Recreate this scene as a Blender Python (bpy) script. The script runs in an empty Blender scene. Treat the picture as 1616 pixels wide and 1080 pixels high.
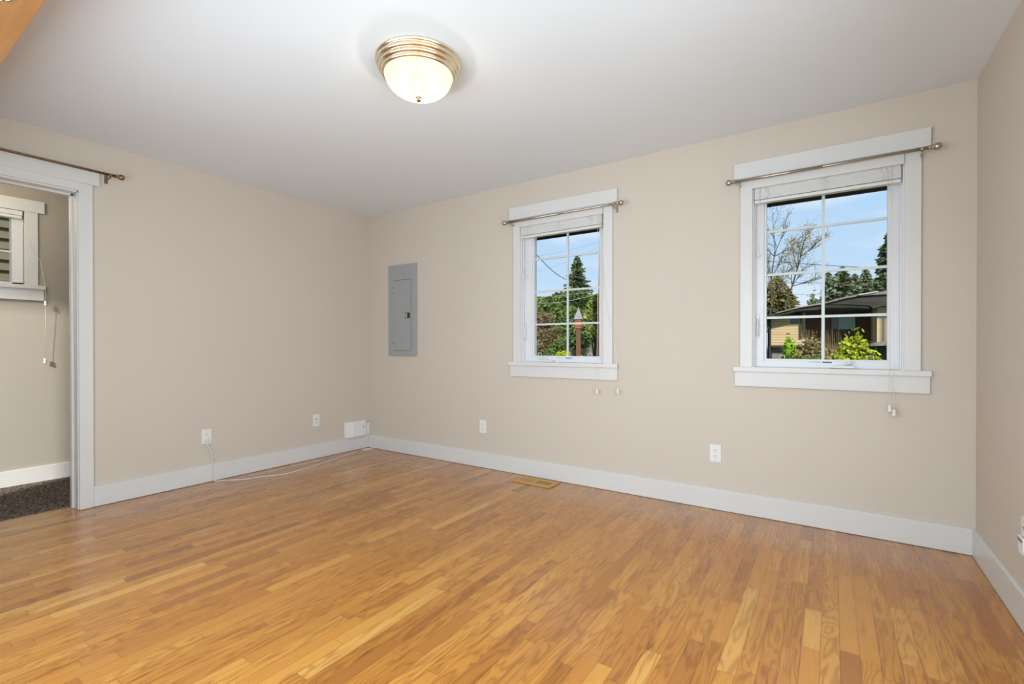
import bpy, math, random
from math import sin, cos, pi, radians
from mathutils import Vector
random.seed(7)
S = bpy.context.scene
COL = S.collection

# ------------------------------------------------------------------ camera
FPX, YAW, PIT = 751.1, 0.5925, -0.0046
CAM = Vector((4.104, -3.353, 1.080))
cam = bpy.data.cameras.new('camera')
cam.sensor_width = 36.0
cam.lens = FPX / 1616 * 36
cam.shift_y = 9.1 / 1616
cam.clip_start = 0.02
cam.clip_end = 500
camo = bpy.data.objects.new('camera', cam)
COL.objects.link(camo)
camo.location = CAM
camo.rotation_euler = (pi / 2 + PIT, 0.0002, YAW)
S.camera = camo

# ------------------------------------------------------------------ colour management
S.view_settings.view_transform = 'Standard'
S.view_settings.look = 'None'
S.view_settings.exposure = 0.22
S.view_settings.gamma = 1.0
S.view_settings.use_curve_mapping = False
S.cycles.use_denoising = True
S.cycles.max_bounces = 10
S.cycles.diffuse_bounces = 6
S.cycles.sample_clamp_indirect = 6.0

# ------------------------------------------------------------------ sky
world = bpy.data.worlds.new('sky')
S.world = world
world.use_nodes = True
wn, wl = world.node_tree.nodes, world.node_tree.links
wn.clear()
out = wn.new('ShaderNodeOutputWorld')
bg = wn.new('ShaderNodeBackground')
tc = wn.new('ShaderNodeTexCoord')
sep = wn.new('ShaderNodeSeparateXYZ')
wl.new(tc.outputs['Generated'], sep.inputs[0])
gr = wn.new('ShaderNodeValToRGB')
gr.color_ramp.elements[0].position = 0.0
gr.color_ramp.elements[0].color = (0.76, 0.84, 0.92, 1)
gr.color_ramp.elements[1].position = 0.32
gr.color_ramp.elements[1].color = (0.43, 0.64, 0.92, 1)
e = gr.color_ramp.elements.new(0.14)
e.color = (0.52, 0.70, 0.92, 1)
wl.new(sep.outputs['Z'], gr.inputs[0])
mp = wn.new('ShaderNodeMapping')
mp.inputs['Scale'].default_value = (1.4, 1.4, 6.5)
mp.inputs['Location'].default_value = (0.3, 0.15, 0.35)
wl.new(tc.outputs['Generated'], mp.inputs[0])
nz = wn.new('ShaderNodeTexNoise')
nz.inputs['Scale'].default_value = 2.6
nz.inputs['Detail'].default_value = 7
wl.new(mp.outputs[0], nz.inputs['Vector'])
cr = wn.new('ShaderNodeValToRGB')
cr.color_ramp.elements[0].position = 0.50
cr.color_ramp.elements[0].color = (0, 0, 0, 1)
cr.color_ramp.elements[1].position = 0.68
cr.color_ramp.elements[1].color = (0.8, 0.8, 0.8, 1)
wl.new(nz.outputs['Fac'], cr.inputs[0])
mx = wn.new('ShaderNodeMix')
mx.data_type = 'RGBA'
wl.new(cr.outputs[0], mx.inputs[0])
wl.new(gr.outputs[0], mx.inputs[6])
mx.inputs[7].default_value = (0.80, 0.85, 0.93, 1)
wl.new(mx.outputs[2], bg.inputs[0])
bg.inputs[1].default_value = 0.92
wl.new(bg.outputs[0], out.inputs[0])

# ------------------------------------------------------------------ sun, daylight portals and added fill lights
def light(name, kind, loc, energy, color, rot=(0, 0, 0), **kw):
    d = bpy.data.lights.new(name, kind)
    d.energy = energy
    d.color = color
    for k, v in kw.items():
        setattr(d, k, v)
    o = bpy.data.objects.new(name, d)
    COL.objects.link(o)
    o.location = loc
    o.rotation_euler = rot
    return o
light('sun', 'SUN', (0, 0, 30), 4.6, (1.0, 0.95, 0.86), (radians(62), 0, radians(30)), angle=radians(3))
# fill light added behind the camera to brighten the room, source unseen
light('rear_fill_light', 'AREA', (2.8, -3.62, 1.2), 62, (0.77, 0.905, 1.0), (radians(82), 0, radians(-3)),
      shape='RECTANGLE', size=3.0, size_y=1.5)
light('side_fill_light', 'AREA', (4.60, -2.55, 1.10), 46, (0.78, 0.905, 1.0), (radians(74), 0, radians(84)),
      shape='RECTANGLE', size=1.5, size_y=1.4)  # second added fill, evens out the left wall and far corner
# portals that guide the sky light through the two windows
for nm, px in (('portal_small_window', 2.31), ('portal_large_window', 4.055)):
    p = light(nm, 'AREA', (px, 0.12, 1.53), 1, (1, 1, 1), (radians(-90), 0, 0), shape='RECTANGLE', size=0.66, size_y=1.12)
    p.data.cycles.is_portal = True
# ceiling light of the carpeted room
light('carpet_room_lamp', 'POINT', (-0.45, -2.86, 2.15), 9, (1.0, 0.86, 0.66), shadow_soft_size=0.1)

# ------------------------------------------------------------------ helpers
def ray(px, py):
    x = (px - 808) / FPX
    y = -(py - 540 - 9.1) / FPX
    z = 1.0
    cp, sp = cos(PIT), sin(PIT)
    z, y = z * cp - y * sp, z * sp + y * cp
    c, s = cos(YAW), sin(YAW)
    return Vector((x * c - z * s, x * s + z * c, y))
def at(px, py, Y):
    """the point of the world plane y = Y seen there in the photograph"""
    d = ray(px, py)
    return CAM + d * ((Y - CAM.y) / d.y)

class MB:
    def __init__(s):
        s.v, s.f, s.sm = [], [], []
    def add(s, vs, fs, smooth=False):
        b = len(s.v)
        s.v += [tuple(v) for v in vs]
        s.f += [tuple(i + b for i in f) for f in fs]
        s.sm += [smooth] * len(fs)
        return s
    def box(s, x0, x1, y0, y1, z0, z1):
        x0, x1 = min(x0, x1), max(x0, x1)
        y0, y1 = min(y0, y1), max(y0, y1)
        z0, z1 = min(z0, z1), max(z0, z1)
        v = [(x0, y0, z0), (x1, y0, z0), (x1, y1, z0), (x0, y1, z0), (x0, y0, z1), (x1, y0, z1), (x1, y1, z1), (x0, y1, z1)]
        return s.add(v, [(3, 2, 1, 0), (4, 5, 6, 7), (0, 1, 5, 4), (1, 2, 6, 5), (2, 3, 7, 6), (3, 0, 4, 7)])
    def tube(s, pts, r, n=8, r1=None, cap=True):
        pts = [Vector(p) for p in pts]
        k = len(pts)
        rings = []
        up = Vector((0, 0, 1))
        prev = None
        for i, p in enumerate(pts):
            t = (pts[min(i + 1, k - 1)] - pts[max(i - 1, 0)]).normalized()
            if prev is None:
                a = up if abs(t.z) < 0.9 else Vector((1, 0, 0))
                u = t.cross(a).normalized()
            else:
                u = (prev - t * prev.dot(t))
                u = u.normalized() if u.length > 1e-6 else t.cross(up).normalized()
            prev = u
            w = t.cross(u)
            if isinstance(r, (list, tuple)):
                rr = r[i]
            else:
                rr = r if r1 is None else r + (r1 - r) * i / max(1, k - 1)
            rings.append([p + (u * cos(2 * pi * j / n) + w * sin(2 * pi * j / n)) * rr for j in range(n)])
        vs = [q for rg in rings for q in rg]
        fs = []
        for i in range(k - 1):
            for j in range(n):
                a, b = i * n + j, i * n + (j + 1) % n
                fs.append((a, b, b + n, a + n))
        if cap:
            fs.append(tuple(reversed(range(n))))
            fs.append(tuple(range((k - 1) * n, k * n)))
        return s.add(vs, fs, True)
    def lathe(s, prof, c, axis='z', n=48, rib=0.0, ribs=0):
        """prof = [(radius, height)] along the axis through c"""
        c = Vector(c)
        vs, fs = [], []
        for (r, h) in prof:
            for j in range(n):
                a = 2 * pi * j / n
                rr = r * (1 + (rib * cos(ribs * a) if ribs else 0))
                if axis == 'z':
                    vs.append(c + Vector((rr * cos(a), rr * sin(a), h)))
                elif axis == 'x':
                    vs.append(c + Vector((h, rr * cos(a), rr * sin(a))))
                else:
                    vs.append(c + Vector((rr * sin(a), h, rr * cos(a))))
        for i in range(len(prof) - 1):
            for j in range(n):
                a, b = i * n + j, i * n + (j + 1) % n
                fs.append((a, b, b + n, a + n))
        fs.append(tuple(reversed(range(n))))
        fs.append(tuple(range((len(prof) - 1) * n, len(prof) * n)))
        return s.add(vs, fs, True)
    def prism(s, poly, a0, a1, axis='y'):
        """polygon extruded along an axis; poly in the two other axes"""
        n = len(poly)
        def P(p, a):
            return {'y': (p[0], a, p[1]), 'x': (a, p[0], p[1]), 'z': (p[0], p[1], a)}[axis]
        vs = [P(p, a0) for p in poly] + [P(p, a1) for p in poly]
        fs = [tuple(range(n)), tuple(reversed(range(n, 2 * n)))]
        for i in range(n):
            j = (i + 1) % n
            fs.append((i, i + n, j + n, j))
        return s.add(vs, fs)
    def leaf(s, p, size, asp=1.6, dirv=None):
        p = Vector(p)
        d = dirv if dirv is not None else Vector((random.gauss(0, 1), random.gauss(0, 1), random.gauss(0, 1)))
        d = d.normalized() if d.length > 0 else Vector((0, 0, 1))
        q = Vector((random.gauss(0, 1), random.gauss(0, 1), random.gauss(0, 1)))
        w = d.cross(q)
        w = w.normalized() if w.length > 1e-5 else Vector((1, 0, 0))
        a, b = d * size * asp / 2, w * size / 2
        return s.add([p - a, p + b, p + a, p - b], [(0, 1, 2, 3)])
    def build(s, name, mat, parent=None, bevel=0.0, recalc=True, pos=None):
        me = bpy.data.meshes.new(name)
        if parent is not None:
            org = Vector(parent['_org'])
            loc = (0, 0, 0)
        else:
            xs = [v[0] for v in s.v]; ys = [v[1] for v in s.v]; zs = [v[2] for v in s.v]
            org = Vector(((min(xs) + max(xs)) / 2, (min(ys) + max(ys)) / 2, min(zs)))
            loc = org
        me.from_pydata([(v[0] - org[0], v[1] - org[1], v[2] - org[2]) for v in s.v], [], s.f)
        for p_, sm in zip(me.polygons, s.sm):
            p_.use_smooth = sm
        if recalc:
            import bmesh
            bm = bmesh.new(); bm.from_mesh(me)
            bmesh.ops.recalc_face_normals(bm, faces=bm.faces)
            bm.to_mesh(me); bm.free()
        me.materials.append(mat)
        o = bpy.data.objects.new(name, me)
        COL.objects.link(o)
        o.location = loc
        o['_org'] = list(org)
        if parent is not None:
            o.parent = parent
        if bevel:
            m = o.modifiers.new('bevel', 'BEVEL')
            m.width = bevel
            m.segments = 2
            m.limit_method = 'ANGLE'
        return o

def tag(o, label, cat, group=None, kind=None):
    o['label'] = label
    o['category'] = cat
    if group: o['group'] = group
    if kind: o['kind'] = kind
    return o
def thing(name, loc, label, cat, group=None):
    o = bpy.data.objects.new(name, None)
    o.empty_display_size = 0.05
    COL.objects.link(o)
    o.location = loc
    o['_org'] = list(loc)
    return tag(o, label, cat, group)
def struct(o, label=None, cat=None):
    o['kind'] = 'structure'
    if label: o['label'] = label
    if cat: o['category'] = cat
    return o
def struct_empty(name, loc, label, cat):
    o = thing(name, loc, label, cat)
    o['kind'] = 'structure'
    return o

# ------------------------------------------------------------------ materials
def srgb(r, g, b):
    def f(c):
        c /= 255.0
        return c / 12.92 if c <= 0.04045 else ((c + 0.055) / 1.055) ** 2.4
    return (f(r), f(g), f(b), 1)
def mat(name, color, rough=0.5, metal=0.0, spec=0.5, var=0.0, scale=20.0, bump=0.0, bscale=200.0, color2=None, vscale=(1, 1, 1), coat=0.0, ramp=(0.35, 0.65)):
    m = bpy.data.materials.new(name)
    m.use_nodes = True
    n, l = m.node_tree.nodes, m.node_tree.links
    b = n['Principled BSDF']
    b.inputs['Base Color'].default_value = color
    b.inputs['Roughness'].default_value = rough
    b.inputs['Metallic'].default_value = metal
    b.inputs['Specular IOR Level'].default_value = spec
    b.inputs['Coat Weight'].default_value = coat
    t = n.new('ShaderNodeTexCoord')
    if color2 is None:
        color2 = tuple(c * (1 - var) for c in color[:3]) + (1,)
    mpn = n.new('ShaderNodeMapping')
    mpn.inputs['Scale'].default_value = vscale
    l.new(t.outputs['Object'], mpn.inputs[0])
    nt = n.new('ShaderNodeTexNoise')
    nt.inputs['Scale'].default_value = scale
    nt.inputs['Detail'].default_value = 4
    l.new(mpn.outputs[0], nt.inputs['Vector'])
    r = n.new('ShaderNodeValToRGB')
    r.color_ramp.elements[0].position = ramp[0]
    r.color_ramp.elements[1].position = ramp[1]
    r.color_ramp.elements[0].color = color2
    r.color_ramp.elements[1].color = color
    l.new(nt.outputs['Fac'], r.inputs[0])
    l.new(r.outputs[0], b.inputs['Base Color'])
    if bump:
        n2 = n.new('ShaderNodeTexNoise')
        n2.inputs['Scale'].default_value = bscale
        n2.inputs['Detail'].default_value = 2
        l.new(mpn.outputs[0], n2.inputs['Vector'])
        bp = n.new('ShaderNodeBump')
        bp.inputs['Strength'].default_value = bump
        bp.inputs['Distance'].default_value = 0.002
        l.new(n2.outputs['Fac'], bp.inputs['Height'])
        l.new(bp.outputs[0], b.inputs['Normal'])
    return m

M = {}
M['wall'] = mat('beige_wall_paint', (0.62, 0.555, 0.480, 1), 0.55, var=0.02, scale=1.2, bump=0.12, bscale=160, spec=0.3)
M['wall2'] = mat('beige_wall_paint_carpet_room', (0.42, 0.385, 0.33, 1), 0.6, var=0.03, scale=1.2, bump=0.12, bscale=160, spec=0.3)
M['ceil'] = mat("white_ceiling_paint", (0.775, 0.83, 0.885, 1), 0.75, var=0.015, scale=1.0, bump=0.1, bscale=120, spec=0.2)
M['trim'] = mat('white_trim_paint', (0.685, 0.685, 0.675, 1), 0.32, var=0.02, scale=6)
M['vinyl'] = mat('white_vinyl', (0.72, 0.73, 0.75, 1), 0.3, var=0.015, scale=9)
M['blind'] = mat('white_blind_slat', (0.74, 0.745, 0.74, 1), 0.35, var=0.06, scale=60, vscale=(0.3, 1, 4))
M['plastic'] = mat('white_plastic', (0.80, 0.80, 0.79, 1), 0.3, var=0.02, scale=30)
M['ivory'] = mat('ivory_plastic', (0.84, 0.79, 0.72, 1), 0.4, var=0.03, scale=60)
M['cord'] = mat('white_cord', (0.82, 0.79, 0.76, 1), 0.5, var=0.04, scale=80)
M['dark'] = mat('black_slot', (0.02, 0.02, 0.02, 1), 0.5, var=0.3, scale=40)
M['grey'] = mat('grey_enamel', srgb(158, 161, 163), 0.42, var=0.03, scale=9, bump=0.1, bscale=300)
M['greyd'] = mat('grey_shadow_gap', (0.12, 0.12, 0.12, 1), 0.6, var=0.1)
M['chrome'] = mat('bright_metal', (0.7, 0.7, 0.7, 1), 0.25, metal=1, var=0.05)
M['nickel'] = mat('brushed_nickel', (0.50, 0.46, 0.40, 1), 0.30, metal=1, var=0.1, scale=60)
M['bronze'] = mat('antique_brass', (0.33, 0.235, 0.15, 1), 0.32, metal=1, var=0.25, scale=50)
M['brass'] = mat('polished_pale_brass', (0.94, 0.82, 0.60, 1), 0.22, metal=1, var=0.05, scale=20)
M['label'] = mat('printed_sticker', (0.10, 0.10, 0.14, 1), 0.5, var=0.4, scale=300)

def floor_mat():
    m = bpy.data.materials.new('oak_strip_floor')
    m.use_nodes = True
    n, l = m.node_tree.nodes, m.node_tree.links
    b = n['Principled BSDF']
    def mt(op, a, c=None, d=None):
        k = n.new('ShaderNodeMath'); k.operation = op
        for i, v in enumerate((a, c, d)):
            if v is None: continue
            if isinstance(v, (int, float)): k.inputs[i].default_value = v
            else: l.new(v, k.inputs[i])
        return k.outputs[0]
    def wn_(x, y=None, z=None):
        c = n.new('ShaderNodeCombineXYZ')
        for i, v in enumerate((x, y, z)):
            if v is None: continue
            if isinstance(v, (int, float)): c.inputs[i].default_value = v
            else: l.new(v, c.inputs[i])
        w = n.new('ShaderNodeTexWhiteNoise'); w.noise_dimensions = '3D'
        l.new(c.outputs[0], w.inputs['Vector'])
        return w.outputs['Value']
    t = n.new('ShaderNodeNewGeometry')
    s = n.new('ShaderNodeSeparateXYZ'); l.new(t.outputs['Position'], s.inputs[0])
    X, Y = s.outputs[0], s.outputs[1]
    u = mt('DIVIDE', mt('ADD', X, 10.0), 0.0572)
    colm = mt('FLOOR', u); fu = mt('FRACT', u)
    r1 = wn_(colm, 1.3, 2.1); r2 = wn_(colm, 7.7, 4.2)
    L = mt('MULTIPLY_ADD', r1, 0.45, 0.75)
    v = mt('ADD', mt('DIVIDE', mt('ADD', Y, 20.0), L), mt('MULTIPLY', r2, 31.0))
    row = mt('FLOOR', v); fv = mt('FRACT', v)
    sp = mt('MULTIPLY_ADD', wn_(colm, row, 3.3), 0.5, 0.25)
    sub = mt('GREATER_THAN', fv, sp)
    idr = wn_(colm, row, mt('MULTIPLY_ADD', sub, 5.0, 11.0))
    idr2 = wn_(colm, row, mt('MULTIPLY_ADD', sub, 3.0, 41.0))
    # plank tone
    cr = n.new('ShaderNodeValToRGB')
    el = cr.color_ramp.elements
    el[0].position = 0.0; el[0].color = (0.32, 0.115, 0.017, 1)
    el[1].position = 1.0; el[1].color = (0.60, 0.31, 0.072, 1)
    for p, c in ((0.08, (0.39, 0.145, 0.019, 1)), (0.3, (0.45, 0.180, 0.025, 1)), (0.7, (0.49, 0.205, 0.030, 1)), (0.92, (0.53, 0.238, 0.040, 1))):
        k = el.new(p); k.color = c
    l.new(idr, cr.inputs[0])
    # grain
    gc = n.new('ShaderNodeCombineXYZ')
    l.new(mt('MULTIPLY_ADD', idr2, 40.0, X), gc.inputs[0])
    l.new(mt('MULTIPLY_ADD', idr, 60.0, Y), gc.inputs[1])
    mp1 = n.new('ShaderNodeMapping'); mp1.inputs['Scale'].default_value = (95, 4, 1)
    l.new(gc.outputs[0], mp1.inputs[0])
    n1 = n.new('ShaderNodeTexNoise'); n1.inputs['Scale'].default_value = 1.0; n1.inputs['Detail'].default_value = 5
    l.new(mp1.outputs[0], n1.inputs['Vector'])
    mp2 = n.new('ShaderNodeMapping'); mp2.inputs['Scale'].default_value = (13, 1.9, 1)
    l.new(gc.outputs[0], mp2.inputs[0])
    n2 = n.new('ShaderNodeTexNoise'); n2.inputs['Scale'].default_value = 1.0; n2.inputs['Detail'].default_value = 2.5; n2.inputs['Distortion'].default_value = 0.6
    l.new(mp2.outputs[0], n2.inputs['Vector'])
    ring = mt('SINE', mt('MULTIPLY', n2.outputs['Fac'], 62.0))
    ringp = mt('POWER', mt('MULTIPLY_ADD', ring, 0.5, 0.5), 2.5)
    ringamt = mt('MULTIPLY', ringp, mt('MULTIPLY', mt('GREATER_THAN', idr2, 0.25), 0.36))
    g1 = mt('MULTIPLY', mt('SUBTRACT', n1.outputs['Fac'], 0.5), 0.30)
    # rare dark mineral streaks and knots
    mp3 = n.new('ShaderNodeMapping'); mp3.inputs['Scale'].default_value = (22, 3.2, 1)
    l.new(gc.outputs[0], mp3.inputs[0])
    n3 = n.new('ShaderNodeTexNoise'); n3.inputs['Scale'].default_value = 1.0; n3.inputs['Detail'].default_value = 3
    l.new(mp3.outputs[0], n3.inputs['Vector'])
    kn = n.new('ShaderNodeMapRange'); kn.inputs[1].default_value = 0.665; kn.inputs[2].default_value = 0.77
    kn.inputs[3].default_value = 0.0; kn.inputs[4].default_value = 0.55
    l.new(n3.outputs['Fac'], kn.inputs[0])
    # gaps
    e1 = mt('LESS_THAN', mt('MINIMUM', fu, mt('SUBTRACT', 1.0, fu)), 0.020)
    dv = mt('MINIMUM', mt('MULTIPLY', mt('MINIMUM', fv, mt('SUBTRACT', 1.0, fv)), L), mt('MULTIPLY', mt('ABSOLUTE', mt('SUBTRACT', fv, sp)), L))
    e2 = mt('LESS_THAN', dv, 0.0011)
    gap = mt('MAXIMUM', e1, e2)
    val = mt('SUBTRACT', mt('SUBTRACT', mt('ADD', 1.0, g1), ringamt), kn.outputs[0])
    val = mt('MULTIPLY', val, mt('SUBTRACT', 1.0, mt('MULTIPLY', gap, 0.5)))
    mxc = n.new('ShaderNodeMix'); mxc.data_type = 'RGBA'; mxc.blend_type = 'MULTIPLY'; mxc.inputs[0].default_value = 1.0
    l.new(cr.outputs[0], mxc.inputs[6])
    cc = n.new('ShaderNodeCombineColor')
    l.new(mt('POWER', val, 0.8), cc.inputs[0]); l.new(val, cc.inputs[1]); l.new(mt('POWER', val, 1.25), cc.inputs[2])
    l.new(cc.outputs[0], mxc.inputs[7])
    l.new(mxc.outputs[2], b.inputs['Base Color'])
    l.new(mt('MULTIPLY_ADD', n1.outputs['Fac'], 0.10, 0.22), b.inputs['Roughness'])
    b.inputs['Specular IOR Level'].default_value = 0.3
    b.inputs['Coat Weight'].default_value = 0.6
    b.inputs['Coat Roughness'].default_value = 0.20
    bp = n.new('ShaderNodeBump'); bp.inputs['Strength'].default_value = 0.25; bp.inputs['Distance'].default_value = 0.0008
    l.new(mt('SUBTRACT', mt('MULTIPLY', n1.outputs['Fac'], 0.3), gap), bp.inputs['Height'])
    l.new(bp.outputs[0], b.inputs['Normal'])
    return m
M['floor'] = floor_mat()
M['oak'] = mat('honey_oak', (0.40, 0.185, 0.055, 1), 0.3, color2=(0.33, 0.14, 0.036, 1), scale=3, vscale=(1, 14, 14), coat=0.3)
M['ventwood'] = mat('oak_register', (0.56, 0.31, 0.085, 1), 0.35, color2=(0.47, 0.24, 0.06, 1), scale=6, vscale=(1, 20, 20))
M['carpet'] = mat('dark_grey_carpet', (0.26, 0.215, 0.18, 1), 1.0, color2=(0.03, 0.024, 0.020, 1), scale=75, bump=1.0, bscale=260, spec=0.05, ramp=(0.38, 0.62))

def glass_mat():
    m = bpy.data.materials.new('window_glass')
    m.use_nodes = True
    n, l = m.node_tree.nodes, m.node_tree.links
    n.clear()
    o = n.new('ShaderNodeOutputMaterial')
    t = n.new('ShaderNodeBsdfTransparent'); t.inputs[0].default_value = (0.97, 0.985, 0.98, 1)
    g = n.new('ShaderNodeBsdfGlossy'); g.inputs['Roughness'].default_value = 0.0
    fr = n.new('ShaderNodeFresnel'); fr.inputs[0].default_value = 1.05
    x = n.new('ShaderNodeMixShader')
    l.new(fr.outputs[0], x.inputs[0]); l.new(t.outputs[0], x.inputs[1]); l.new(g.outputs[0], x.inputs[2])
    l.new(x.outputs[0], o.inputs[0])
    return m
M['glass'] = glass_mat()
def bowl_mat():
    m = bpy.data.materials.new('frosted_lamp_glass')
    m.use_nodes = True
    n, l = m.node_tree.nodes, m.node_tree.links
    n.clear()
    o = n.new('ShaderNodeOutputMaterial')
    tr = n.new('ShaderNodeBsdfTranslucent'); tr.inputs[0].default_value = (0.018, 0.015, 0.010, 1)
    t = n.new('ShaderNodeBsdfTransparent'); t.inputs[0].default_value = (1.0, 0.95, 0.86, 1)
    g = n.new('ShaderNodeBsdfGlossy'); g.inputs['Roughness'].default_value = 0.12
    x = n.new('ShaderNodeMixShader'); x.inputs[0].default_value = 0.5
    l.new(tr.outputs[0], x.inputs[1]); l.new(t.outputs[0], x.inputs[2])
    y = n.new('ShaderNodeMixShader'); y.inputs[0].default_value = 0.01
    l.new(x.outputs[0], y.inputs[1]); l.new(g.outputs[0], y.inputs[2])
    em = n.new('ShaderNodeEmission'); em.inputs[0].default_value = (1.0, 0.83, 0.56, 1); em.inputs[1].default_value = 1.25
    ad = n.new('ShaderNodeAddShader')
    l.new(y.outputs[0], ad.inputs[0]); l.new(em.outputs[0], ad.inputs[1])
    l.new(ad.outputs[0], o.inputs[0])
    return m
M['bowl'] = bowl_mat()
def emit(name, color, strength):
    m = bpy.data.materials.new(name)
    m.use_nodes = True
    n, l = m.node_tree.nodes, m.node_tree.links
    b = n['Principled BSDF']
    b.inputs['Base Color'].default_value = color
    b.inputs['Emission Color'].default_value = color
    b.inputs['Emission Strength'].default_value = strength
    return m
M['pan'] = mat('added_dark_pan', (0.004, 0.003, 0.002, 1), 0.6, var=0.1)
M['bulb'] = emit('lit_bulb', (1.0, 0.9, 0.75, 1), 9.0)

# ================================================================== ROOM SHELL
W, H, YB = 4.7166, 2.44, -3.75
TB = 0.15           # thickness of the window wall
DO0, DO1, DOH = -3.25, -2.352, 2.092     # cased opening in the left wall
WT = 0.12
struct(MB().box(-0.14, W + 0.1, YB - 0.1, TB, -0.12, 0).build('floor', M['floor']), 'oak strip floor with a satin finish', 'floor')
struct(MB().box(-WT, W + 0.1, YB - 0.1, TB, H, H + 0.12).build('ceiling', M['ceil']), 'plain white ceiling', 'ceiling')

# windows: x of the left end of each head board
WIN = {1: 1.834, 2: 3.578}
OL, OR = 0.106, 0.848         # rough inner opening from that end
OZ0, OZ1 = 0.945, 2.14
wb = MB()
xs = [-0.12, WIN[1] + OL, WIN[1] + OR, WIN[2] + OL, WIN[2] + OR, W + 0.1]
for a, b_ in ((0, 1), (2, 3), (4, 5)):
    wb.box(xs[a], xs[b_], 0, TB, 0, H)
for a, b_ in ((1, 2), (3, 4)):
    wb.box(xs[a], xs[b_], 0, TB, 0, OZ0 - 0.02)
    wb.box(xs[a], xs[b_], 0, TB, OZ1, H)
struct(wb.build('wall_back', M['wall']), 'beige wall with the two windows', 'wall')
wl_ = MB()
wl_.box(-WT, 0, DO1, 0, 0, H).box(-WT, 0, DO0, DO1, DOH, H).box(-WT, 0, YB - 0.1, DO0, 0, H)
struct(wl_.build('wall_left', M['wall']), 'beige wall with the cased opening', 'wall')
struct(MB().box(W, W + 0.1, YB - 0.1, 0, 0, H).build('wall_right', M['wall']), 'beige wall at the right edge', 'wall')
struct(MB().box(0, W, YB - 0.1, YB, 0, H).build('wall_front', M['wall']), 'beige wall behind the camera', 'wall')

# baseboards
BH, BT = 0.138, 0.016
def base(name, b, lab):
    struct(b.build(name, M['trim'], bevel=0.002), lab, 'baseboard')
base('baseboard_back', MB().box(0, W, -BT, 0, 0.002, BH), 'white baseboard under the windows')
base('baseboard_left', MB().box(0, BT, -2.28, -BT, 0.002, BH).box(0, BT, YB + 0.02, DO0 - 0.072, 0.002, BH), 'white baseboard along the left wall')
base('baseboard_right', MB().box(W - BT, W, YB + 0.02, -BT, 0.002, BH), 'white baseboard along the right wall')
base('baseboard_front', MB().box(BT, W - BT, YB, YB + BT, 0.002, BH), 'white baseboard behind the camera')

# cased opening
d1 = struct_empty('door_1', (0, (DO0 + DO1) / 2, 0), 'white cased opening to the carpeted room', 'doorway')
MB().box(0, 0.02, DO1, -2.280, 0.002, 2.147).build('door_casing', M['trim'], d1, bevel=0.002)
MB().box(0, 0.02, DO0 - 0.072, DO0, 0.002, 2.147).build('door_casing', M['trim'], d1, bevel=0.002)
MB().box(0, 0.026, DO0 - 0.11, -2.245, 2.147, 2.238).build('head_casing', M['trim'], d1, bevel=0.002)
MB().box(0, 0.02, DO0, DO1, DOH + 0.004, 2.147).build('head_reveal', M['trim'], d1)
J = MB()
J.box(-WT - 0.002, 0.004, DO1 - 0.006, DO1 + 0.012, 0.002, DOH).box(-WT - 0.002, 0.004, DO0 - 0.012, DO0 + 0.006, 0.002, DOH)
J.box(-WT - 0.002, 0.004, DO0, DO1, DOH - 0.008, DOH + 0.012)
J.box(-WT + 0.01, -0.07, DO1 - 0.018, DO1 - 0.006, 0.002, DOH - 0.008)
J.box(-WT + 0.01, -0.07, DO0, DO1 - 0.006, DOH - 0.020, DOH - 0.008)
J.build('door_jamb', M['trim'], d1)
for (a, b_) in ((DO1, -2.280), (DO0 - 0.072, DO0)):
    MB().box(-WT - 0.02, -WT, a, b_, 0.002, 2.147).build('door_casing', M['trim'], d1, bevel=0.002)

# carpeted room
CX = -1.107
CZ0, CZ1 = 1.553, 2.122          # its window
CY1, CY0 = -2.400, -3.14
struct(MB().box(CX - 0.1, -0.14, -4.4, -0.9, -0.12, 0.004).build('floor', M['carpet']), 'speckled dark grey carpet beyond the opening', 'carpet')
fw = MB()
fw.box(CX - 0.12, CX, CY1, -0.9, 0, H).box(CX - 0.12, CX, -4.4, CY0, 0, H).box(CX - 0.12, CX, CY0, CY1, 0, CZ0 - 0.02).box(CX - 0.12, CX, CY0, CY1, CZ1, H)
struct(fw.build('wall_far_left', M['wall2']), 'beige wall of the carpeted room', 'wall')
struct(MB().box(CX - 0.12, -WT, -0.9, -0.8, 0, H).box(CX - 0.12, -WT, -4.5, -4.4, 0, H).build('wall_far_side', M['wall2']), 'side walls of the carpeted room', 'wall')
struct(MB().box(CX - 0.12, -WT, -4.5, -0.8, H, H + 0.12).build('ceiling', M['ceil']), 'ceiling of the carpeted room', 'ceiling')
base('baseboard_far', MB().box(CX, CX + BT, -4.39, -0.91, 0.004, 0.125), 'white baseboard in the carpeted room')

# ================================================================== WINDOWS OF THE BACK WALL
def slat_stack(x0, x1, y0, y1, z0, z1, n):
    b = MB()
    h = (z1 - z0) / n
    for i in range(n):
        j = random.uniform(-0.0015, 0.0015)
        z = z0 + i * h
        b.prism([(y0 + j, z + h * 0.25), (y0 + j + 0.002, z), (y1, z), (y1, z + h * 0.95), (y0 + j + 0.002, z + h * 0.95), (y0 + j, z + h * 0.75)], x0, x1, 'x')
    return b
def tassel(b, x, y, z):
    b.lathe([(0.0035, 0.034), (0.0085, 0.033), (0.0085, 0.020), (0.007, 0.016), (0.011, 0.004), (0.011, 0.0), (0.006, -0.002)], (x, y, z), n=14)
    return b

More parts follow.
